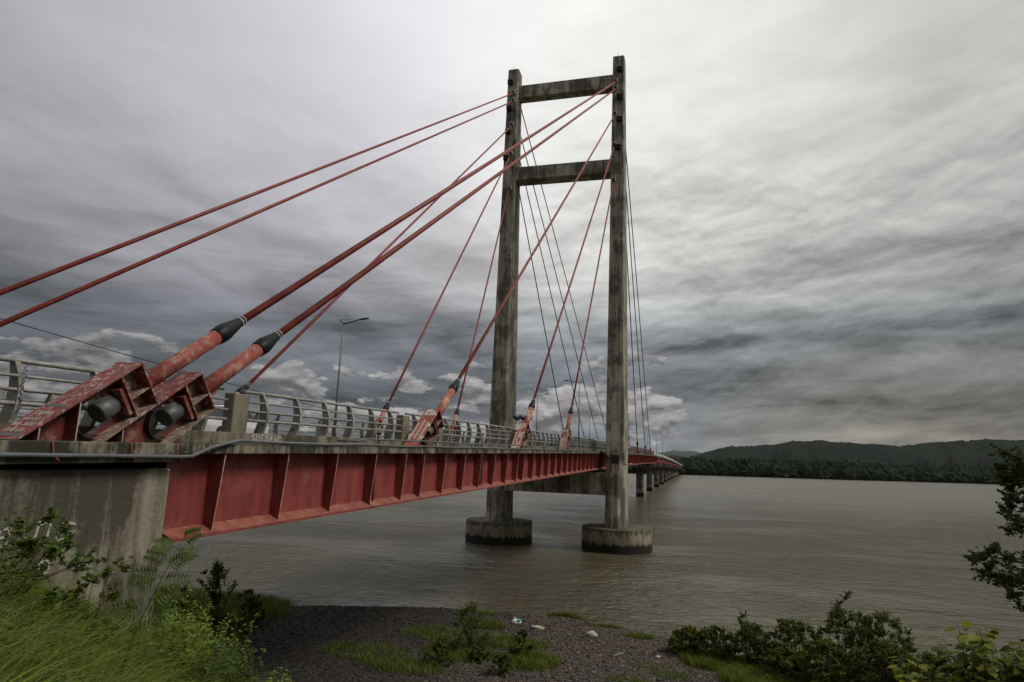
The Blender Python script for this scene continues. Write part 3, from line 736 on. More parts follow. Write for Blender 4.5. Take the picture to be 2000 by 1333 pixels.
    # upright stiffeners below the top plate
    for (yy, tt, zlo) in stiff:
        s = None
        # underside of the plate with offset tt at this Y
        # B.y + s*u.y + tt*v.y = yy
        s = (yy - B.y - tt * v.y) / u.y; ztop = (fr(s, tt, 0)).z
        mb = MB().box(B.x + .02, B.x + .335, yy - .012, yy + .012, zd(yy) + .004, ztop - .03)
        sf = mb.build('stiffener', M['boxside'], o, O)
        mb = MB().box(B.x + .336, B.x + .345, yy - .014, yy + .014, zd(yy) + .004, ztop - .035); mb.build('bare_edge', M['lit'], sf, O)  # thin paler strip along the outer edge of the stiffener
    if kind == 'big' and skin is not None:
        for q_ in (-.17, .15):
            mb = MB(); mb.obox(fr(1.95, H + th + .004, q_), u, v, w, .20, .004, .10); mb.build('white_patch', M['gwhite'], tp, O)
        for q_ in (-.26, -.04, .2):
            mb = MB(); mb.obox(fr(.65 - abs(q_), H + th + .003, q_), u, v, w, .75, .003, .045); mb.build('white_streak', M['gwhite'], tp, O)
    if graf:
        base = fr(-.52, H + th + .004, .0)
        for k_ in range(4):
            spray(['DALUs', 'eLSOe', 'uoezS', 'SAeno'][k_], fr(-.62 + .21 * k_, H + th + .004, -.28), w, u, .13, M['gwhite'], tp, O, .017, .85, .06, skew=.2)
        spray('FL', fr(1.15, H + th + .004, -.10), w, u, .18, M['gwhite'], tp, O, .016, .9, .05)
        for (sc_, wd) in ((-.72, .05), (.36, .05)):
            mb = MB(); mb.obox(fr(sc_, H + th + .002, 0), u, v, w, wd, .0025, W_ - .005); mb.build('weld_band', M['galv'], tp, O)
        spray('JSC', fr(1.74, -.34, .016), u, v, .17, M['gwhite'], wb_, O, .012, .75, .05)
    return o
RB = [(10.5, 54.98, -10.35), (12.4, 53.84, -10.38), (28.9, 49.7, -10.42), (47.2, 44.8, -10.44), (64.9, 39.3, -10.5)]
gR = 'red stay cables on the open river side'; gL = 'red stay cables on the far side of the deck'; gB = 'dark stay cables running from the tower to the far shore side'
labR = ['thick red stay cable in the nearest anchor box, topmost of the near pair', 'thick red stay cable with the second nearest anchor box, lower of the near pair',
        'red stay cable with a faded white-striped anchor box midway along the near deck', 'red stay cable with small faded anchor box in front of the left tower leg', 'short steep red stay cable, anchored closest in front of the right tower leg']
for i_, (yb_, za, xa) in enumerate(RB):
    B = (-12.45, yb_, zd(yb_) + .0); A_ = (xa, legface(za) + .02, za)
    st_ = []
    if i_ == 0: st_ = [(9.88, .57, 0), (10.68, .57, 0)]
    if i_ == 1: st_ = [(11.82, .57, 0)]
    stay(A_, B, labR[i_], gR, L_pipe=[5.03, 4.88, 4.80, 4.45, 4.35][i_], L_boot=[1.2, 1.15, 1.1, 1.1, 1.05][i_], stiff=st_, skin=None if i_ < 2 else M['boxwhite'], graf=(i_ == 0), crad=.11 if i_ < 2 else .095)
LB = [(9.7, 55.13), (11.5, 53.77), (27.1, 49.71), (45.3, 44.88), (62.4, 39.31)]
labL = ['upper of the two long red cables leaving the picture at left', 'lower of the two long red cables leaving the picture at left',
        'thin red stay cable meeting the deck just left of the large street lamp', 'red stay cable anchored behind the railing between street lamp and left tower leg', 'steep red stay cable closest beside the left tower leg']
for i_, (yb_, za) in enumerate(LB):
    stay((-25.93, legface(za) + .02, za), (-23.6, yb_, zd(yb_)), labL[i_], gL, L_pipe=[5, 5, 4.1, 3.9, 4.0][i_], L_boot=1.05, skin=M['boxwhite'], kind='small', crad=.10)
wordsR = ['outermost', 'second outermost', 'third outermost', 'innermost']
for xl, xb, Yl, zl, nm in ((XR, -12.45, [201.8, 180.2, 155.1, 131.4], [56.7, 52.3, 48.7, 44.35], 'right'), (XL, -23.6, [200.1, 176.2, 152.4, 126.8], [56.7, 52.4, 48.5, 44.2], 'left')):
    for i_, (y, za) in enumerate(zip(Yl, zl)):
        w, dd = leg_dims(za)
        B = Vector((xb, y, zd(y))); A_ = Vector((xl, YT + dd / 2 - .02, za)); u = (A_ - B).normalized()
        # mirrored anchor: reuse the same builder (its frame follows the cable direction)
        o = thing('stay_cable', tuple(B), f'thin dark stay cable behind the {nm} tower leg, {wordsR[i_]} of its four', 'stay cable', gB)
        O = tuple(B)
        mb = MB().tube([A_, B + u * 4.5], .085, 8); mb.build('cable', M['darkcable'], o, O)
        mb = MB().tube([B + u * 4.6, B + u * 4.0, B + u * 3.4], [.11, .24, .23], 12); mb.build('boot', M['boot'], o, O)
        mb = MB().tube([B + u * 3.4, B + u * .9], .2, 12); mb.build('pipe', M['pipeworn'], o, O)
        v = Vector((1, 0, 0)).cross(u).normalized()
        mb = MB().obox(B + u * .75, u, v, Vector((1, 0, 0)), 1.0, .42, .34); mb.build('anchor_box', M['boxwhite'], o, O, .03)
        if nm == 'left' and i_ == 0:
            ct = B + u * 9.5
            mb = MB(); mb.tube([ct - u * 1.2, ct - u * .4, ct + u * .2, ct + u * 1.1], [.12, .5, .42, .12], 10); mb.build('damper', M['boot'], o, O)

# ------------------------------------------------------------------ railings
def rail_section(ln, n, label, side, origin, x, y0, detail=True, dcopy=None):
    """side +1: near (right) edge, posts bulge towards +X"""
    o = thing('guard_railing', (x, y0, zd(y0) + .34), label, 'railing', 'guard railings between the concrete pillars')
    O = (0, 0, 0); z = 0
    nr = [(-.04, 1.26, .052), (.13, .94, .034), (.17, .66, .034), (.16, .38, .046)]
    grade = (zd(y0 + ln) - zd(y0)) / ln
    for k_, (dx_, hz, r) in enumerate(nr):
        mb = MB().tube([(side * dx_, 0, hz), (side * dx_, ln, hz + grade * ln)], r, 8 if detail else 5)
        mb.build('rail', M['rail'], o, O)
    pitch = ln / n; allp = MB()
    for j in range(n):
        yy = pitch * (j + .5); z0 = grade * yy; mb = MB()
        arc = [(.10, 0), (.20, .25), (.235, .5), (.22, .75), (.15, 1.0), (.04, 1.2), (-.05, 1.33)]
        inn = [(-.22, 0), (-.12, .25), (-.06, .5), (-.05, .75), (-.08, 1.0), (-.12, 1.2), (-.13, 1.33)]
        rg = []
        for (a, h1), (b_, h2) in zip(arc, inn):
            rg.append([(side * b_, yy - .055, h2 + z0), (side * a, yy - .055, h1 + z0), (side * a, yy + .055, h1 + z0), (side * b_, yy + .055, h2 + z0)])
        mb.loft(rg)
        if True:
            ps = mb.build('post', M['post'], o, O)
            if graf_posts and abs(y0 + yy - 9.95) < .3 and side > 0:
                spray('~', (side * .243, yy + .05, z0 + 1.2), (0, 0, -1), (0, -1, 0), .09, M['gblue'], ps, O, .014, 1.6, .1)
    return o
graf_posts = True
pillar_R = [(9.0, 9.25), (16.65, 17.35), (28.55, 29.3), (33.2, 33.7), (49.1, 50.4), (54.3, 54.8), (69.6, 71.0), (76.5, 77.2)]
secs = [(4.5, 9.0, 2), (9.25, 13.0, 2), (13.0, 16.45, 2), (17.38, 28.52, 6), (29.35, 33.2, 2), (33.75, 49.1, 8), (50.45, 54.3, 2), (54.85, 69.6, 8), (71.05, 76.5, 3), (77.25, 88, 6), (88.2, 104, 8), (104.2, 120, 8), (120.2, 136, 8), (136.2, 152, 8), (152.2, 168, 8), (168.2, 184, 8), (184.2, 200, 8), (200.2, 216, 8), (216.2, 232, 8)]
place = ['running out of frame beside the nearest anchor box', 'with a blue-sprayed post beside the nearest anchor box', 'hidden behind the nearest pair of anchor boxes', 'in the foreground with six curved posts', 'just left of the mid-deck anchor box', 'long stretch right of the mid-deck anchor box', 'beside the anchor box in front of the left tower leg', 'stretch between the two small anchor boxes', 'beside the smallest anchor box', 'stretch just short of the right tower leg']
for k_, (a, b_, n) in enumerate(secs):
    lab = 'curved-post guard railing ' + place[k_] if k_ < len(place) else f'guard railing of the near deck edge behind the tower, section {k_ - 9}'
    if k_ >= len(place): lab = 'near guard railing beyond the tower, ' + ['first', 'second', 'third', 'fourth', 'fifth', 'sixth', 'seventh', 'eighth', 'last'][k_ - 10] + ' stretch from the tower'
    rail_section(b_ - a, n, lab, 1, None, -13.36, a, detail=b_ < 90)
# far side railing
a = 4.5; k_ = 0
ordn = ['first', 'second', 'third', 'fourth', 'fifth', 'sixth', 'seventh', 'eighth', 'ninth', 'tenth', 'eleventh', 'twelfth', 'thirteenth', 'fourteenth', 'fifteenth']
while a < 230:
    ln = 15.2
    rail_section(ln, 8, f'guard railing on the far edge of the deck, {ordn[k_]} stretch from the left', -1, None, -22.72, a, detail=b_ > 0 and a < 60)
    a += ln + .6; k_ += 1
# parapet beyond the cable spans
for x_, nm in ((-13.35, 'near'), (-22.72, 'far')):
    o = thing('parapet', (x_, 232, zd(232)), f'pale parapet along the {nm} edge of the distant low spans', 'parapet')
    mb = MB(); mb.loft([[(x_ - .12, y, zd(y) + .34), (x_ + .12, y, zd(y) + .34), (x_ + .12, y, zd(y) + 1.2), (x_ - .12, y, zd(y) + 1.2)] for y in [232.5, 300, 350, 400, 450, 500, 543, 620, 700, 790]])
    mb.build('wall', M['socket'], o, (x_, 232, zd(232)))
pl_lab = ['dark narrow concrete pillar at the left edge of the picture', 'broad concrete pillar right of the nearest anchor boxes', 'concrete pillar ending the foreground railing, left of the mid-deck anchor', 'concrete pillar directly right of the mid-deck anchor box', 'concrete pillar beside the floodlights in front of the left tower leg', 'concrete pillar right of the small anchor box by the left tower leg', 'concrete pillar left of the smallest anchor box', 'concrete pillar right of the smallest anchor box']
for k_, (a, b_) in enumerate(pillar_R):
    z = zd(a); x0, x1 = (-13.50, -13.14) if k_ else (-13.75, -13.4)
    mb = MB().box(x0, x1, a, b_, z - .0 + .004, z + (1.50 if k_ else 1.75))
    o = mb.build('railing_pillar', M['pillar'], None, ((x0 + x1) / 2, (a + b_) / 2, z), .03)
    tag(o, pl_lab[k_], 'pillar', 'concrete pillars in the near railing')

# ------------------------------------------------------------------ street lamps
def lamp(direction):
    o = thing('street_lamp', (0, 0, 0), 'x', 'street lamp', 'street lamps along the bridge')
    mb = MB().tube([(0, 0, 0), (0, 0, 4), (0, 0, 7.75)], [.085, .07, .05], 10); mb.build('pole', M['lamp'], o)
    mb = MB().box(-.16, .16, -.16, .16, 0, .05); mb.build('base_plate', M['lamp'], o)
    s = direction
    mb = MB().tube([(-s * .28, 0, 8.02), (0, 0, 7.72), (s * .6, .02, 7.82), (s * 1.25, .02, 7.98)], [.035, .05, .045, .035], 8); mb.build('arm', M['lamphead'], o)
    mb = MB().tube([(-s * .28, 0, 8.02), (s * .55, 0, 8.0)], .012, 5); mb.build('brace', M['lamphead'], o)
    mb = MB()
    rg = []
    for xx, hw, hh_ in ((1.15, .06, .04), (1.3, .13, .06), (1.6, .15, .07), (1.85, .09, .05), (1.9, .04, .03)):
        zc = 7.97 + (xx - 1.15) * .12
        rg.append([(s * xx, hw * math.cos(2 * PI * j / 10), zc + hh_ * math.sin(2 * PI * j / 10)) for j in range(10)])
    mb.loft(rg, smooth=True); mb.build('lamp_head', M['lamphead'], o)
    return o
L1 = lamp(1); L2 = lamp(-1)
far_lab = ['large street lamp behind the foreground railing, arm pointing right', 'street lamp half hidden by a cable right of the left tower leg', 'street lamp between the tower legs, lowest of those there', 'far row street lamp just right of the right tower leg', 'far row street lamp seen between the dark cables', 'far row street lamp behind the outermost dark cable']
for k_, y in enumerate([38.9, 96.8, 149.3, 247.2, 305.7, 348.6]):
    o = L1 if k_ == 0 else copy_tree(L1); o.location = (-22.75, y, zd(y) + .345); o['label'] = far_lab[k_]
nr_lab = ['tall pale street lamp on the near kerb between the tower legs', 'street lamp hard against the right edge of the right tower leg', 'near row street lamp among the dark cables right of the tower', 'near row street lamp just right of the outermost dark cable'] + [f'distant street lamp on the low spans, {w_} past the red cable span' for w_ in ('first', 'second', 'third', 'fourth', 'fifth', 'sixth', 'seventh', 'eighth')]
for k_, y in enumerate([78.1, 140.8, 197.4, 246.3, 297, 348.2, 397.5, 435.5, 468.9, 501, 551, 601]):
    o = L2 if k_ == 0 else copy_tree(L2); o.location = (-13.2, y, zd(y) + .345); o['label'] = nr_lab[k_]

# floodlights on the left leg
for k_, (dx_, lab) in enumerate([(0, 'leftmost of the three black floodlights beside the left tower leg'), (.9, 'middle one of the three black floodlights beside the left tower leg'), (1.75, 'rightmost of the three black floodlights beside the left tower leg')]):
    bx_ = -22.75 + dx_ * .9; by_ = 85.0; bz_ = zd(85) + .35
    o = thing('floodlight', (bx_, by_, bz_), lab, 'floodlight', 'black floodlights by the left tower leg'); O = (bx_, by_, bz_)
    mb = MB().tube([(bx_, by_, bz_), (bx_, by_, bz_ + 3.4)], .05, 6); mb.build('stand', M['lamphead'], o, O)
    n_ = Vector((.5, -.3, .8)).normalized(); s_ = n_.cross(Vector((0, 1, 0))).normalized(); q_ = n_.cross(s_)
    mb = MB().obox((bx_, by_, bz_ + 3.8), n_, s_, q_, .22, .42, .34); mb.build('housing', M['lamphead'], o, O, .03)

# overhead wire
mb = MB(); P0, P1 = Vector((-30, 5, 6.75)), Vector((-30, 70, 2.6))
mb.tube([P0.lerp(P1, k / 20) - Vector((0, 0, .35 * math.sin(PI * k / 20))) for k in range(21)], .022, 6)
tag(mb.build('overhead_wire', M['boot'], None, (-30, 5, 6.75)), 'thin black wire sagging across the sky behind the cables', 'wire')

# ------------------------------------------------------------------ cars on the deck
def car(label, x, y):
    z = zd(y) + .062; O = (x, y, z)
    o = thing('car', O, label, 'car')
    def sec(yy, zs, hw): return [(x - hw * .93, y + yy, z + .25), (x + hw * .93, y + yy, z + .25), (x + hw, y + yy, z + .6), (x + hw * .96, y + yy, z + zs), (x - hw * .96, y + yy, z + zs), (x - hw, y + yy, z + .6)]
    mb = MB(); mb.loft([sec(-2.1, .70, .72), sec(-1.9, .86, .84), sec(-.9, .95, .88), (sec(1.0, .98, .88)), sec(1.9, .92, .84), sec(2.1, .7, .74)])
    mb.build('body', M['carwhite'], o, O, .04)
    mb = MB(); mb.loft([[(x - a, y + p0, z + h_), (x + a, y + p0, z + h_), (x + a, y + p1, z + h_), (x - a, y + p1, z + h_)] for a, p0, p1, h_ in ((.82, -1.75, 1.15, .93), (.66, -1.25, .45, 1.42))])
    mb.build('window', M['glass'], o, O)
    mb = MB(); mb.loft([[(x - a, y + p0, z + h_), (x + a, y + p0, z + h_), (x + a, y + p1, z + h_), (x - a, y + p1, z + h_)] for a, p0, p1, h_ in ((.69, -1.3, .5, 1.425), (.6, -1.15, .3, 1.49))])
    mb.build('roof', M['carwhite'], o, O, .02)
    for sx_ in (-1, 1):
        for wy in (-1.3, 1.3):
            mb = MB().tube([(x + sx_ * .66, y + wy, z + .31), (x + sx_ * .885, y + wy, z + .31)], .31, 18)
            wl = mb.build('wheel', M['tyre'], o, O)
            mb = MB().tube([(x + sx_ * .80, y + wy, z + .31), (x + sx_ * .895, y + wy, z + .31)], .18, 12); mb.build('rim', M['galv'], wl, O)
    return o
car('white car crossing the deck behind the broad concrete pillar', -20.2, 25.2)
car('small white car on the deck just right of the right tower leg', -15.0, 165)

# ------------------------------------------------------------------ vegetation
def leaves(cent, size, aspect=.45, droop=.3, up=.4, jit=None, r=rng):
    """folded rhombic leaves at the centres"""
    n = len(cent); cent = np.asarray(cent, float)
    dr = r.normal(0, 1, (n, 3)); dr[:, 2] = dr[:, 2] * .5 - droop; dr /= np.linalg.norm(dr, axis=1)[:, None]
    nn = r.normal(0, .6, (n, 3)); nn[:, 2] += up + .6
    sd_ = np.cross(dr, nn); sd_ /= np.linalg.norm(sd_, axis=1)[:, None] + 1e-9
    nn = np.cross(sd_, dr)
    s = size * r.uniform(.65, 1.3, n)[:, None]
    base = cent - dr * s * .5; tip = cent + dr * s * .5; mid = cent - dr * s * .05 - nn * s * .07
    V = np.stack([base, mid + sd_ * s * aspect * .5 + nn * s * .07, tip, mid - sd_ * s * aspect * .5 + nn * s * .07], 1).reshape(-1, 3)
    b_ = np.arange(n)[:, None] * 4
    F_ = np.concatenate([b_ + [0, 1, 2], b_ + [0, 2, 3]], 0)
    return V, F_
def clump_pts(centers, n_each, rad, r=rng, ctr=None):
    """leaf positions along short shoots that spring from each clump centre"""
    out = []
    for c_, rr in zip(centers, rad):
        c_ = np.asarray(c_); nt = 7; per = max(2, n_each // nt)
        for j in range(nt):
            q = r.normal(0, 1, 3); q[2] = q[2] * .7 + .35
            if ctr is not None: q = q + 1.1 * (c_ - ctr) / (np.linalg.norm(c_ - ctr) + 1e-6)
            q /= np.linalg.norm(q); ln = rr * r.uniform(.6, 1.6)
            k = r.random((per, 1)) ** .75
            out.append(c_ + q * ln * k + r.normal(0, 1, (per, 3)) * rr * .20 * (1.15 - k))
    return np.concatenate(out)
def bush(name, label, cat, base, rx, h, nclump, nleaf, lsize, m, group=None, lean=(0, 0), crad=.28, seed=0, thin=.0, low=.05, stems=9, peak=None, aspect=.5):
    r = np.random.default_rng(seed + 100); base = np.array(base, float)
    o = thing(name, tuple(base), label, cat, group); O = tuple(base)
    a = r.uniform(0, 2 * PI, nclump); k = r.random(nclump) ** .6; zz_ = low + (1 - low) * r.random(nclump)
    env = np.sqrt(np.clip(1 - (zz_ * .98) ** 2.2, .03, 1))
    cs_ = np.stack([np.cos(a) * k * env * rx + lean[0] * zz_, np.sin(a) * k * env * rx * .9 + lean[1] * zz_, zz_ * h], -1) + base
    if peak is not None:
        pc = np.array([[peak[0] + r.normal(0, .18) * q, peak[1] + r.normal(0, .18), h * (.8 + peak[2] * q)] for q in np.linspace(0, 1, 7)]) + base
        cs_ = np.concatenate([cs_, pc])
    rad = crad * h * r.uniform(.5, 1.15, len(cs_)) * .6
    P = clump_pts(cs_, max(4, nleaf // len(cs_)), rad, r, base + [0, 0, h * .35])
    V, F_ = leaves(P, lsize, aspect, r=r)
    fast_mesh('foliage', V, F_, m, o, O, k=3)
    mb = MB()
    idx = r.choice(len(cs_), min(len(cs_), stems * 3), replace=False)
    for j in idx:
        e_ = Vector(cs_[j]); b0 = Vector(base) + Vector((r.normal(0, rx * .08), r.normal(0, rx * .08), -.05)); md = b0.lerp(e_, .5) + Vector((r.normal(0, .06) * h, r.normal(0, .06) * h, .08 * h))
        mb.tube([b0, md, e_], [.014 * h, .009 * h, .003 * h], 5)
    mb.build('branches', M['bark'], o, O)
    return o
def gz_(x, y): return float(ground(x, y))

# bushes on the right of the beach
bs = [(7.4, 39.2, 2.1, 3.3, 'leaf_dark', 'tall dark bush with a pointed leader in the middle of the bank thicket', (-.35, 0, .50)),
      (9.0, 38.8, 1.8, 3.3, 'leaf_dark', 'rounded dark bush at the right end of the bank thicket', None),
      (5.0, 39.5, 1.7, 2.5, 'leaf_mixed', 'loose green bush directly left of the tall pointed one', (-.6, 0, .2)),
      (2.9, 40.0, 1.4, 2.0, 'leaf_dark', 'low dark bush with upright shoots near the left end of the thicket', (-.5, 0, .5)),
      (-.4, 41.2, 1.3, 1.3, 'leaf_mixed', 'small loose bush ending the thicket next to the open gravel', None),
      (1.0, 40.6, 1.4, 1.6, 'leaf_dark', 'lowest dark bush at the left tip of the bank thicket', None),
      (6.2, 37.0, 1.7, 2.3, 'leaf_mixed', 'spreading green bush in front of the tall pointed one', None),
      (8.4, 36.4, 1.9, 2.6, 'leaf_dark', 'dark dense bush at the bottom of the frame below the thicket', None),
      (10.8, 37.8, 1.4, 1.9, 'leaf_dark', 'dark bush half hidden by the bright foreground leaves', None),
      (4.3, 37.9, 1.3, 1.5, 'leaf_mixed', 'small green bush at the front edge of the thicket', None)]
for k_, (x, y, rx, h, mt, lab, pk) in enumerate(bs):
    bush('bush', lab, 'bush', (x, y, gz_(x, y)), rx, h, 150, 21000, .115, M[mt], 'bushes in the thicket on the beach', seed=k_, peak=pk, crad=.15 if h > 2 else .22, low=.0)
# shrubs behind the abutment
for k_, (x, y, rx, h, mt, lab) in enumerate([(-26.6, 33.5, 2.3, 3.9, 'leaf_dark', 'dark leafy shrub right beside the abutment corner'), (-27.2, 34.6, .35, 3.7, 'leaf_dark', 'thin upright dark shrub beside the abutment shrub'), (-26.3, 37.0, .8, 2.0, 'leaf_dark', 'small dark shrub above the grassy mound by the water')]):
    bush('shrub', lab, 'shrub', (x, y, gz_(x, y)), rx, h, 44, 5200, .15, M[mt], None, seed=20 + k_, crad=.17)
# plants on the gravel
for k_, (x, y, rx, h, mt, lab) in enumerate([(-12.2, 37.2, 1.0, 2.1, 'leaf_dark', 'tallest dark shrub in the middle of the gravel beach'), (-9.3, 37.0, .8, 1.25, 'leaf_dark', 'rounded dark shrub right of the tallest on the gravel'), (-12.9, 34.2, .9, .95, 'leaf_mid', 'green plant at the bottom edge of the gravel beach'), (-13.6, 36.5, .45, .7, 'leaf_bright', 'small bright green plant left of the tall beach shrub'), (-11.2, 35.6, .7, .7, 'leaf_mid', 'low green plant below the tall beach shrub'), (-9.4, 33.9, .8, .8, 'leaf_mid', 'green plant at the bottom edge below the rounded beach shrub')]):
    bush('shrub', lab, 'shrub', (x, y, gz_(x, y)), rx, h, 30, 2600, .14, M[mt], None, seed=40 + k_, crad=.30, low=0)

# left foreground shrub in front of the abutment
bush('shrub', 'broad-leaved green shrub growing against the abutment wall', 'shrub', (-9.0, 7.0, gz_(-9.0, 7.0)), 1.0, 1.25, 34, 2000, .12, M['leaf_mid'], None, seed=60, crad=.30, lean=(.3, .25))
bush('shrub', 'smaller dark shrub right of the broad-leaved one at the abutment foot', 'shrub', (-9.3, 8.8, gz_(-9.3, 8.8)), .8, 1.15, 22, 1100, .11, M['leaf_dark'], None, seed=61, crad=.26, lean=(.1, .3))

# feathery sapling
SB = Vector((-7.1, 7.35, gz_(-7.1, 7.35))); ST = Vector((-6.55, 7.55, -1.22))
o = thing('sapling', tuple(SB), 'feathery sapling leaning right in front of the abutment corner', 'sapling'); O = tuple(SB)
mb = MB(); ax = [SB, SB.lerp(ST, .35) + Vector((-.10, 0, .05)), SB.lerp(ST, .7) + Vector((-.05, 0, .03)), ST]; mb.tube(ax, [.016, .012, .008, .003], 6); mb.build('stem', M['stem'], o, O)
def along(pts, k):
    k = k * (len(pts) - 1); i_ = min(int(k), len(pts) - 2); return pts[i_].lerp(pts[i_ + 1], k - i_)
fv = []; ff = []; nf = 0; stm = MB()
for k_ in range(13):
    kk = .34 + .66 * k_ / 12; b0 = along(ax, kk); a = k_ * PI + rng.uniform(-.5, .5); ln = .44 * (1.15 - .5 * kk)
    hd = (Vector((.72, .69, 0)) * math.cos(a) + Vector((-.6, .6, 0)) * rng.uniform(-.5, .5) + Vector((0, 0, .55 + .3 * math.sin(k_ * 1.7)))).normalized()
    fp = [b0 + hd * ln * q + Vector((0, 0, -.22 * ln * q * q)) for q in np.linspace(0, 1, 7)]
    stm.tube(fp, [.004] * 6 + [.001], 4)
    npn = 7
    for j in range(npn):
        c0_ = along(fp, .2 + .8 * j / (npn - 1)); tg = (fp[-1] - fp[0]).normalized(); sdv = tg.cross(Vector((-.6, .6, -.35))).normalized()
        for sg in (-1, 1):
            pl_ = .15 * (1 - .45 * j / npn) ; dv = (sdv * sg * .85 + tg * .45 - Vector((0, 0, .08))).normalized(); sw = dv.cross(Vector((.55, -.6, .5))).normalized() * .018
            vs = [c0_, c0_ + dv * pl_ * .4 + sw, c0_ + dv * pl_, c0_ + dv * pl_ * .4 - sw]
            fv += [tuple(q) for q in vs]; ff.append((nf, nf + 1, nf + 2, nf + 3)); nf += 4
fast_mesh('foliage', fv, ff, M['leaf_mid'], o, O); stm.build('leaf_stalks', M['stem'], o, O)

# leafy weeds at the right end of the grass
def weed(label, x, y, h, n, mt, seed, lsize=.10, spread=.42, cat='weed'):
    r = np.random.default_rng(seed); z = gz_(x, y); O = (x, y, z); n = n * 3; h = h * 1.28
    o = thing('weed', O, label, cat, 'leafy weeds at the end of the grass bank'); mb = MB(); C_ = []
    for j in range(n):
        b0 = Vector((x + r.normal(0, spread * .4), y + r.normal(0, spread * .4), z)); hh_ = h * r.uniform(.65, 1.1)
        tp = b0 + Vector((r.normal(0, spread * .4), r.normal(0, spread * .4), hh_)); md = b0.lerp(tp, .5) + Vector((r.normal(0, .05), r.normal(0, .05), .04))
        mb.tube([b0, md, tp], [.007, .005, .002], 5)
        for q in np.linspace(.2, 1, 15):
            c_ = b0.lerp(md, q * 2) if q < .5 else md.lerp(tp, q * 2 - 1)
            for kx in range(3): C_.append(np.array(c_) + r.normal(0, .4 * lsize + .02 * (1.1 - q), 3))
    V, F_ = leaves(np.array(C_), lsize, .38, .1, .5, r=r); fast_mesh('foliage', V, F_, M[mt], o, O, k=3); mb.build('stems', M['stem'], o, O)
wl = [('tall bright weed directly left of the tallest one by the abutment corner', -9.5, 11.4, 1.2, 7, 'leaf_bright'), ('broad clump of bright weeds in front of the abutment corner', -8.9, 10.3, .95, 8, 'leaf_bright'),
      ('bright leafy weed standing tallest beside the abutment corner', -8.6, 11.2, 1.15, 6, 'leaf_bright'), ('yellow-green weed at the lower right end of the grass', -7.0, 11.0, .95, 6, 'leaf_bright'),
      ('bright weed in the middle of the grass edge', -7.8, 10.6, .95, 7, 'leaf_mid'), ('small yellow-green weed at the bottom frame edge of the grass', -6.2, 10.2, .8, 5, 'leaf_bright'), ('green weed below the feathery sapling', -7.3, 9.3, .8, 6, 'leaf_mid'),
      ('leafy weed just right of the feathery sapling', -8.0, 9.6, .9, 6, 'leaf_bright'), ('dull green weed behind the bright ones on the bank', -9.2, 12.2, .9, 6, 'leaf_mid')]
for k_, (lab, x, y, h, n, mt) in enumerate(wl): weed(lab, x, y, h, n, mt, 200 + k_)

# long grass on the bank
def grass(n, xr, yr, h0, h1, width, accept, r, lean=.5, segs=4):
    x = r.uniform(*xr, n); y = r.uniform(*yr, n); ok = accept(x, y); x, y = x[ok], y[ok]; n = len(x); z = ground(x, y)
    cl = hnoise(x, y, 1.6, 21)
    h = (h0 + (h1 - h0) * r.random(n)) * (1 + .28 * cl); a = r.uniform(0, 2 * PI, n); ln = h * lean * r.uniform(.3, 1.3, n)
    a = a + .5 * (hnoise(x, y, 1.1, 22) * 3)
    dirx, diry = np.cos(a), np.sin(a); wv = width * r.uniform(.6, 1.3, n)
    f = r.uniform(0, 2 * PI, n); sx_, sy_ = np.cos(f) * wv, np.sin(f) * wv
    V = []
    for q in np.linspace(0, 1, segs):
        px_ = x + dirx * ln * q ** 2; py_ = y + diry * ln * q ** 2; pz_ = z + h * (q - .28 * lean * q ** 3) - .03
        tpw = (1 - q ** 1.5) + .04
        V.append(np.stack([px_ - sx_ * tpw, py_ - sy_ * tpw, pz_], -1)); V.append(np.stack([px_ + sx_ * tpw, py_ + sy_ * tpw, pz_], -1))
    V = np.stack(V, 1).reshape(-1, 3); b_ = np.arange(n)[:, None] * (2 * segs); F_ = []
    for s_ in range(segs - 1): F_.append(b_ + [2 * s_, 2 * s_ + 1, 2 * s_ + 3, 2 * s_ + 2])
    return V, np.concatenate(F_, 0)
r = np.random.default_rng(55)
def acc(x, y):
    A_ = np.degrees(np.arctan2(x, y)); rr = np.hypot(x, y)
    return (x > -11.85) & (rr > 3.2) & (A_ < -33) & (A_ > -66) & (y < 14.5)
V1, F1 = grass(95000, (-11.9, -1.5), (1, 14.5), .25, .5, .0090, acc, r, 1.0)
V2, F2 = grass(30000, (-11.9, -1.5), (1, 14.5), .45, .80, .012, acc, r, 1.6, 6)
tag(fast_mesh('long_grass', np.concatenate([V1, V2]), np.concatenate([F1, F2 + len(V1)]), M['grass']), 'long green grass covering the near bank', 'grass', kind='stuff')
def acc3(x, y): return acc(x, y) & (hnoise(x, y, .9, 31) > -.1)
xx_ = r.uniform(-11.7, -1.5, 6000); yy_ = r.uniform(1, 14.3, 6000); ok_ = acc3(xx_, yy_); xx_, yy_ = xx_[ok_], yy_[ok_]
hz_ = r.uniform(.1, .55, len(xx_)); Pq = np.stack([xx_, yy_, ground(xx_, yy_) + hz_], -1)
Pq = (Pq[:, None] + r.normal(0, .05, (len(xx_), 7, 3))).reshape(-1, 3)
Vq, Fq_ = leaves(Pq, .07, .42, .1, .5, r=r)
tag(fast_mesh('ground_herbs', Vq, Fq_, M['leaf_mid'], k=3), 'small leafy herbs mixed into the grass of the near bank', 'herbs', kind='stuff')

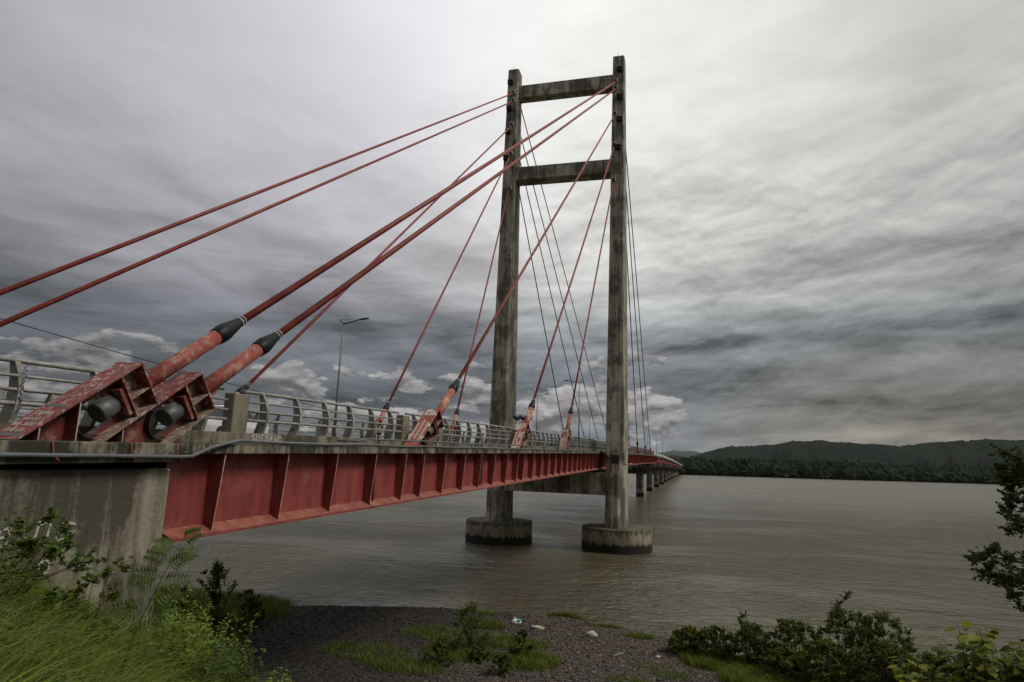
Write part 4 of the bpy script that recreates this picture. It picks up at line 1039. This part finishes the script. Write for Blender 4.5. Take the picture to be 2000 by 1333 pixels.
# sparse tall seed stalks leaning over the gravel
for k_, (x, y, h, lx, lab) in enumerate([(-7.35, 12.6, 1.8, .12, 'lone grass stalk rising left in front of the dark gravel'), (-7.0, 12.9, 1.8, .18, 'lone grass stalk second from left in front of the dark gravel'), (-6.3, 13.0, 1.75, .3, 'tallest leaning grass stalk in front of the dark gravel'), (-5.3, 13.2, 1.5, .3, 'short grass stalk furthest right in front of the dark gravel')]):
    z = gz_(x, y); mb = MB().tube([(x, y, z), (x + lx * .3, y, z + h * .5), (x + lx, y, z + h * .9), (x + lx * 1.5, y, z + h)], [.006, .005, .010, .003], 5)
    tag(mb.build('grass_stalk', M['stem'], None, (x, y, z)), lab, 'grass stalk')

# beach grass tufts and mound
r = np.random.default_rng(77)
patches = [(-13.2, 42.6, 1.5, .9, .45, 900), (-15.2, 39.5, 2.0, 1.4, .3, 900), (-8.6, 48.6, 1.6, .35, .55, 900), (-14.5, 45.8, 1.4, .5, .3, 400), (-10.5, 39.2, 2.2, 1.2, .4, 1400), (1.2, 39.6, 1.8, 1.1, .6, 2400), (3.0, 37.4, 1.8, 1.4, .65, 2600), (-8.6, 36.2, 1.6, 1.5, .45, 1500), (-12.5, 36.5, 1.9, 1.6, .4, 1500), (-3.4, 43.8, .9, .4, .35, 350), (-.2, 42.8, .7, .5, .4, 400), (-5.6, 45.6, .9, .3, .3, 300), (-2.5, 38.0, 1.2, .7, .2, 260), (-17.5, 34.5, 2.4, 1.6, .32, 900), (-1.2, 36.6, .9, .7, .25, 300), (-3.2, 34.9, 1.2, .8, .25, 350), (-14.5, 33.0, 2.2, 1.2, .4, 900)]
VV = []; FF = []; off = 0
for (cx_, cy_, ax_, ay_, h, n) in patches:
    def ac(x, y): return (((x - cx_) / ax_) ** 2 + ((y - cy_) / ay_) ** 2 + r.normal(0, .25, len(x)) < 1)
    V, F_ = grass(int(n * 3), (cx_ - ax_ * 1.2, cx_ + ax_ * 1.2), (cy_ - ay_ * 1.2, cy_ + ay_ * 1.2), h * .55, h * 1.15, .016, ac, r, .6)
    VV.append(V); FF.append(F_ + off); off += len(V)
tag(fast_mesh('beach_grass', np.concatenate(VV), np.concatenate(FF), M['grassdry']), 'patchy green grass growing on the gravel beach', 'grass', kind='stuff')
def ac2(x, y): return (x < np.interp(y, [24, 30, 36, 40, 43.5], [-20, -22.6, -26.4, -26.2, -28]) + r.normal(0, .35, len(x))) & (y < 43.6)
V, F_ = grass(60000, (-38, -19), (24, 44), .45, .95, .02, ac2, r, .6)
tag(fast_mesh('dark_grass', V, F_, M['leaf_dark']), 'dark tall grass beside the water beyond the abutment', 'grass', kind='stuff')

# loose gravel stones
n = 42000; r = np.random.default_rng(88)
x = r.uniform(-30, 12, n); y = r.uniform(29, 49.5, n); z = ground(x, y); ok = (z > WATER - .02) & (z < -9.8); x, y, z = x[ok], y[ok], z[ok]; n = len(x)
ov, of = ico(1); s_ = np.exp(r.normal(-3.15, .40, n)); s_ = np.clip(s_, .02, .16)
rot = r.uniform(0, 2 * PI, n); sc_ = np.stack([s_ * r.uniform(.8, 1.4, n), s_, s_ * r.uniform(.4, .8, n)], -1)
V = ov[None] * sc_[:, None] * (1 + r.normal(0, .13, (n, len(ov), 1)))
Vx = V[..., 0] * np.cos(rot)[:, None] - V[..., 1] * np.sin(rot)[:, None]; Vy = V[..., 0] * np.sin(rot)[:, None] + V[..., 1] * np.cos(rot)[:, None]
V = np.stack([Vx, Vy, V[..., 2]], -1) + np.stack([x, y, z + s_ * .2], -1)[:, None]
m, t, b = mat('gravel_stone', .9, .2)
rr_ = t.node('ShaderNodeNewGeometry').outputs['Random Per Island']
t.put(b.inputs['Base Color'], t.mix(t.m('MULTIPLY', t.sm(t.m('ADD', t.sep(pos(t))[0], t.m('MULTIPLY', t.noise(pos(t), .25, 4, .6), 9.0)), -5.0, -14.0), .72), t.mix(t.m('POWER', rr_, 2.2), (.032, .029, .025), (.175, .15, .12)), (.015, .0145, .014)))  # bridge shade painted into the stones too, darker to the left
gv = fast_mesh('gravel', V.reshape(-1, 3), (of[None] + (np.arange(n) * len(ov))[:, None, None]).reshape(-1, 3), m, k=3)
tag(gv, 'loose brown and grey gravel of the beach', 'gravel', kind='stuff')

def rock(name, label, x, y, s, m, seed, cat='stone', flat=.5):
    r = np.random.default_rng(seed); v, f = ico(2); v = v * (1 + r.normal(0, .10, (len(v), 1))) * np.array([s, s * .7, s * flat]); z = gz_(x, y)
    o = fast_mesh(name, v + [x, y, z + s * flat * .55], f, m, None, (x, y, z), k=3); return tag(o, label, cat)
rock('stone', 'pale flat stone in the middle of the beach near the water', -9.8, 43.5, .42, M['stone'], 1, flat=.32)
rock('stone', 'pale upright stone furthest right on the beach', -6.2, 42.6, .36, M['stone'], 2, flat=.62)
for k_, (x, y, ln, a, lab) in enumerate([(-15.5, 47.2, 1.1, .3, 'grey driftwood stick near the water left of the litter'), (-6.9, 46.2, .8, -.4, 'thin driftwood stick by the water behind the pale stones'), (-4.2, 39.2, .9, 1.0, 'driftwood stick lying on the right part of the gravel')]):
    z = gz_(x, y) + .05; dx_, dy_ = math.cos(a) * ln / 2, math.sin(a) * ln / 2
    tag(MB().tube([(x - dx_, y - dy_, z), (x, y + .05, z + .04), (x + dx_, y + dy_, z + .02)], [.035, .03, .012], 6).build('driftwood', M['post'], None, (x, y, z)), lab, 'driftwood')
rock('stone', 'tiny pale stone left of the crumpled litter', -11.9, 45.6, .12, M['stone'], 3)
rock('stone', 'small pale stone near the right end of the gravel', -2.1, 39.8, .13, M['stone'], 4)
lt = rock('plastic_litter', 'crumpled white and turquoise plastic litter on the gravel', -11.4, 44.2, .36, M['litter'], 5, 'litter', .55)
v, f = ico(1); z = gz_(-11.4, 44.2)
fast_mesh('turquoise_scrap', v * [.16, .14, .1] + [.22, -.12, .26], f, M['litterb'], lt, (0, 0, 0), k=3)

# tree on the right, trunk outside the frame, branches reaching in
def branch_tree():
    r = np.random.default_rng(5); bx_, by_ = 6.4, 11.2; bz_ = gz_(bx_, by_); O = (bx_, by_, bz_)
    o = thing('tree', O, 'dark small-leaved tree reaching in from the right edge', 'tree')
    tr = MB().tube([(bx_, by_, bz_ - .2), (bx_ - .1, by_, bz_ + 3), (bx_ + .1, by_ + .1, bz_ + 7), (bx_ + .25, by_, bz_ + 11), (bx_ + .2, by_, bz_ + 14)], [.24, .19, .15, .10, .03], 10); tr.build('trunk', M['bark'], o, O)
    br = MB(); C_ = []; Rr = []
    ends = [((4.40, 11.1, -.12), .22), ((4.36, 11.2, -.42), .16), ((4.52, 11.2, .02), .24), ((4.30, 11.1, -.02), .14), ((4.55, 11.1, -.48), .22), ((4.35, 11.2, .30), .20), ((4.28, 11.2, .12), .16), ((4.5, 11.2, .18), .24), ((4.42, 11.1, -.06), .22), ((4.34, 11.1, -.28), .16), ((4.6, 11.2, -.3), .24), ((5.0, 11.1, .15), .32), ((4.72, 11.0, .02), .26), ((4.55, 11.1, -.15), .22), ((4.9, 11.2, -.35), .30), ((5.1, 11.1, .4), .3), ((4.50, 11.0, -.42), .20), ((4.30, 11.1, -.55), .22), ((4.36, 11.2, -.75), .2), ((4.5, 11.2, -.62), .22), ((4.75, 11.1, -.62), .26), ((4.62, 11.1, -.85), .18),
            ((4.02, 11.1, -1.05), .15), ((3.86, 11.2, -1.18), .15), ((3.98, 11.1, -1.28), .18), ((4.18, 11.2, -1.15), .22), ((3.92, 11.1, -1.12), .2), ((4.0, 11.2, -1.36), .2), ((4.2, 11.2, -1.5), .22), ((4.4, 11.1, -1.5), .24), ((4.10, 11.1, -1.42), .2), ((4.32, 11.0, -1.38), .24), ((4.5, 11.1, -1.3), .25), ((4.28, 11.2, -1.62), .2), ((4.5, 11.1, -1.62), .24), ((4.42, 11.1, -1.80), .18), ((4.62, 11.1, -1.95), .17), ((4.7, 11.2, -1.5), .25), ((4.66, 11.1, -2.1), .14), ((5.0, 11.1, -1.6), .3)]
    for (e_, rad) in ends:
        e_ = Vector(e_); s0 = Vector((bx_ + .1, by_, e_.z - .75 + r.normal(0, .15))); md = s0.lerp(e_, .55) + Vector((0, r.normal(0, .08), .12))
        br.tube([s0, md, e_, e_ + (e_ - md) * .06], [.035, .018, .006, .002], 5); C_.append(tuple(e_)); Rr.append(rad)
    for j in range(70):
        zc = r.uniform(-4.5, 4.6); sp = 2.3 * (1 - max(0, zc) / 6.5); a = r.uniform(0, 2 * PI); q = r.random() ** .5 * sp
        e_ = Vector((7.4 + q * math.cos(a), 11.6 + q * math.sin(a), zc)); e_.x = max(e_.x, 5.9 if zc > -2.2 else 6.3)
        s0 = Vector((bx_ + .12, by_, min(zc - .3 * q - .2, bz_ + 13))); br.tube([s0, s0.lerp(e_, .55) + Vector((0, 0, .1)), e_], [.05, .025, .006], 5)
        C_.append(tuple(e_)); Rr.append(.5)
    P = clump_pts(np.array(C_), 300, [q * .85 for q in Rr], r); V, F_ = leaves(P, .062, .42, .35, .4, r=r)
    fast_mesh('foliage', V, F_, M['leaf_tree'], o, O, k=3); br.build('branches', M['bark'], o, O)
    return o
branch_tree()

# bright broad leaves in the bottom right foreground
def vine_shrub(label, base, shoots, mt, seed, ls):
    r = np.random.default_rng(seed); bz_ = gz_(base[0], base[1]); O = (base[0], base[1], bz_)
    o = thing('leafy_shrub', O, label, 'shrub', 'broad-leaved shrubs in the bottom right corner'); mb = MB(); Vs_ = []; Fs_ = []; nf = 0
    b0 = Vector(O)
    for (e_, nl) in shoots:
        e_ = Vector(e_); md = b0.lerp(e_, .62) + Vector((r.normal(0, .08), r.normal(0, .08), .10)); pts = [b0, md, e_]
        mb.tube(pts, [.010, .004, .0015], 5)
        for j in range(nl):
            q = .80 + .20 * (j + r.random()) / nl; c_ = b0.lerp(md, q / .6) if q < .6 else md.lerp(e_, (q - .6) / .4)
            a = r.uniform(0, 2 * PI); dv = Vector((math.cos(a), math.sin(a), -.25)).normalized(); s = ls * r.uniform(.7, 1.25); sdv = dv.cross(Vector((0, 0, 1))).normalized(); nn = sdv.cross(dv); c_ = c_ + dv * .02
            pr_ = [(0, 0), (.22, .34), (.5, .42), (.78, .27), (1, 0)]
            tilt = r.normal(0, .35); sdv = (sdv + nn * tilt).normalized()
            mid = [c_ + dv * s * k_ - nn * s * .10 * k_ * k_ for k_, _ in pr_]
            lf = [mid[k_] + sdv * s * pr_[k_][1] + nn * s * .08 for k_ in (1, 2, 3)]; rt = [mid[k_] - sdv * s * pr_[k_][1] + nn * s * .08 for k_ in (1, 2, 3)]
            vs = mid + lf + rt; Vs_ += [tuple(v_) for v_ in vs]
            for f_ in ((0, 5, 1), (1, 5, 6), (1, 6, 2), (2, 6, 7), (2, 7, 3), (3, 7, 4), (0, 1, 8), (1, 9, 8), (1, 2, 9), (2, 10, 9), (2, 3, 10), (3, 4, 10)): Fs_.append(tuple(nf + q_ for q_ in f_))
            nf += 11
    fast_mesh('foliage', Vs_, Fs_, M[mt], o, O, k=3); mb.build('stems', M['bark'], o, O)
rv = np.random.default_rng(12)
def shoots_(n, x0, x1, top, bot, nl):
    out = []
    for j in range(n):
        x = rv.uniform(x0, x1); tz_ = np.interp(x, *top) ; out.append(((x, rv.uniform(5.4, 5.85), tz_ - (rv.random() ** 1.3) * (tz_ - bot)), nl))
    return out
vine_shrub('bright yellow-green broad-leaved shrub at the right corner of the frame', (2.3, 5.7), shoots_(110, 1.72, 2.4, ([1.7, 1.84, 1.95, 2.05, 2.15, 2.4], [-1.22, -1.02, -1.08, -1.06, -1.16, -1.02]), -1.45, 24), 'leaf_vine', 3, .078)
vine_shrub('shrub with pale sprays of leaves left of the right corner shrub', (1.75, 5.9), shoots_(60, 1.40, 1.85, ([1.4, 1.48, 1.6, 1.9], [-1.38, -1.28, -1.33, -1.28]), -1.48, 20), 'leaf_vine', 4, .07)
bush('shrub', 'small dark green shrub rising between water and the corner leaves', 'shrub', (2.7, 9.2, gz_(2.7, 9.2)), .55, 4.5, 40, 3400, .10, M['leaf_mid'], None, seed=90, crad=.07, low=.75, stems=4)

# ------------------------------------------------------------------ haze
HAZE = True
if HAZE:
    m = bpy.data.materials.new('haze'); m.use_nodes = True; t = NT(m.node_tree); t.n.clear()
    vp = t.node('ShaderNodeVolumePrincipled', {'Color': (.80, .88, 1.0), 'Density': .000013, 'Anisotropy': .2})
    out = t.node('ShaderNodeOutputMaterial'); t.l.new(vp.outputs[0], out.inputs['Volume'])
    mb = MB().box(-6400, 6400, -320, 9000, WATER - 7, 190); hz = mb.build('haze', m)
    tag(hz, 'thin pale haze over the river', 'haze', kind='stuff')
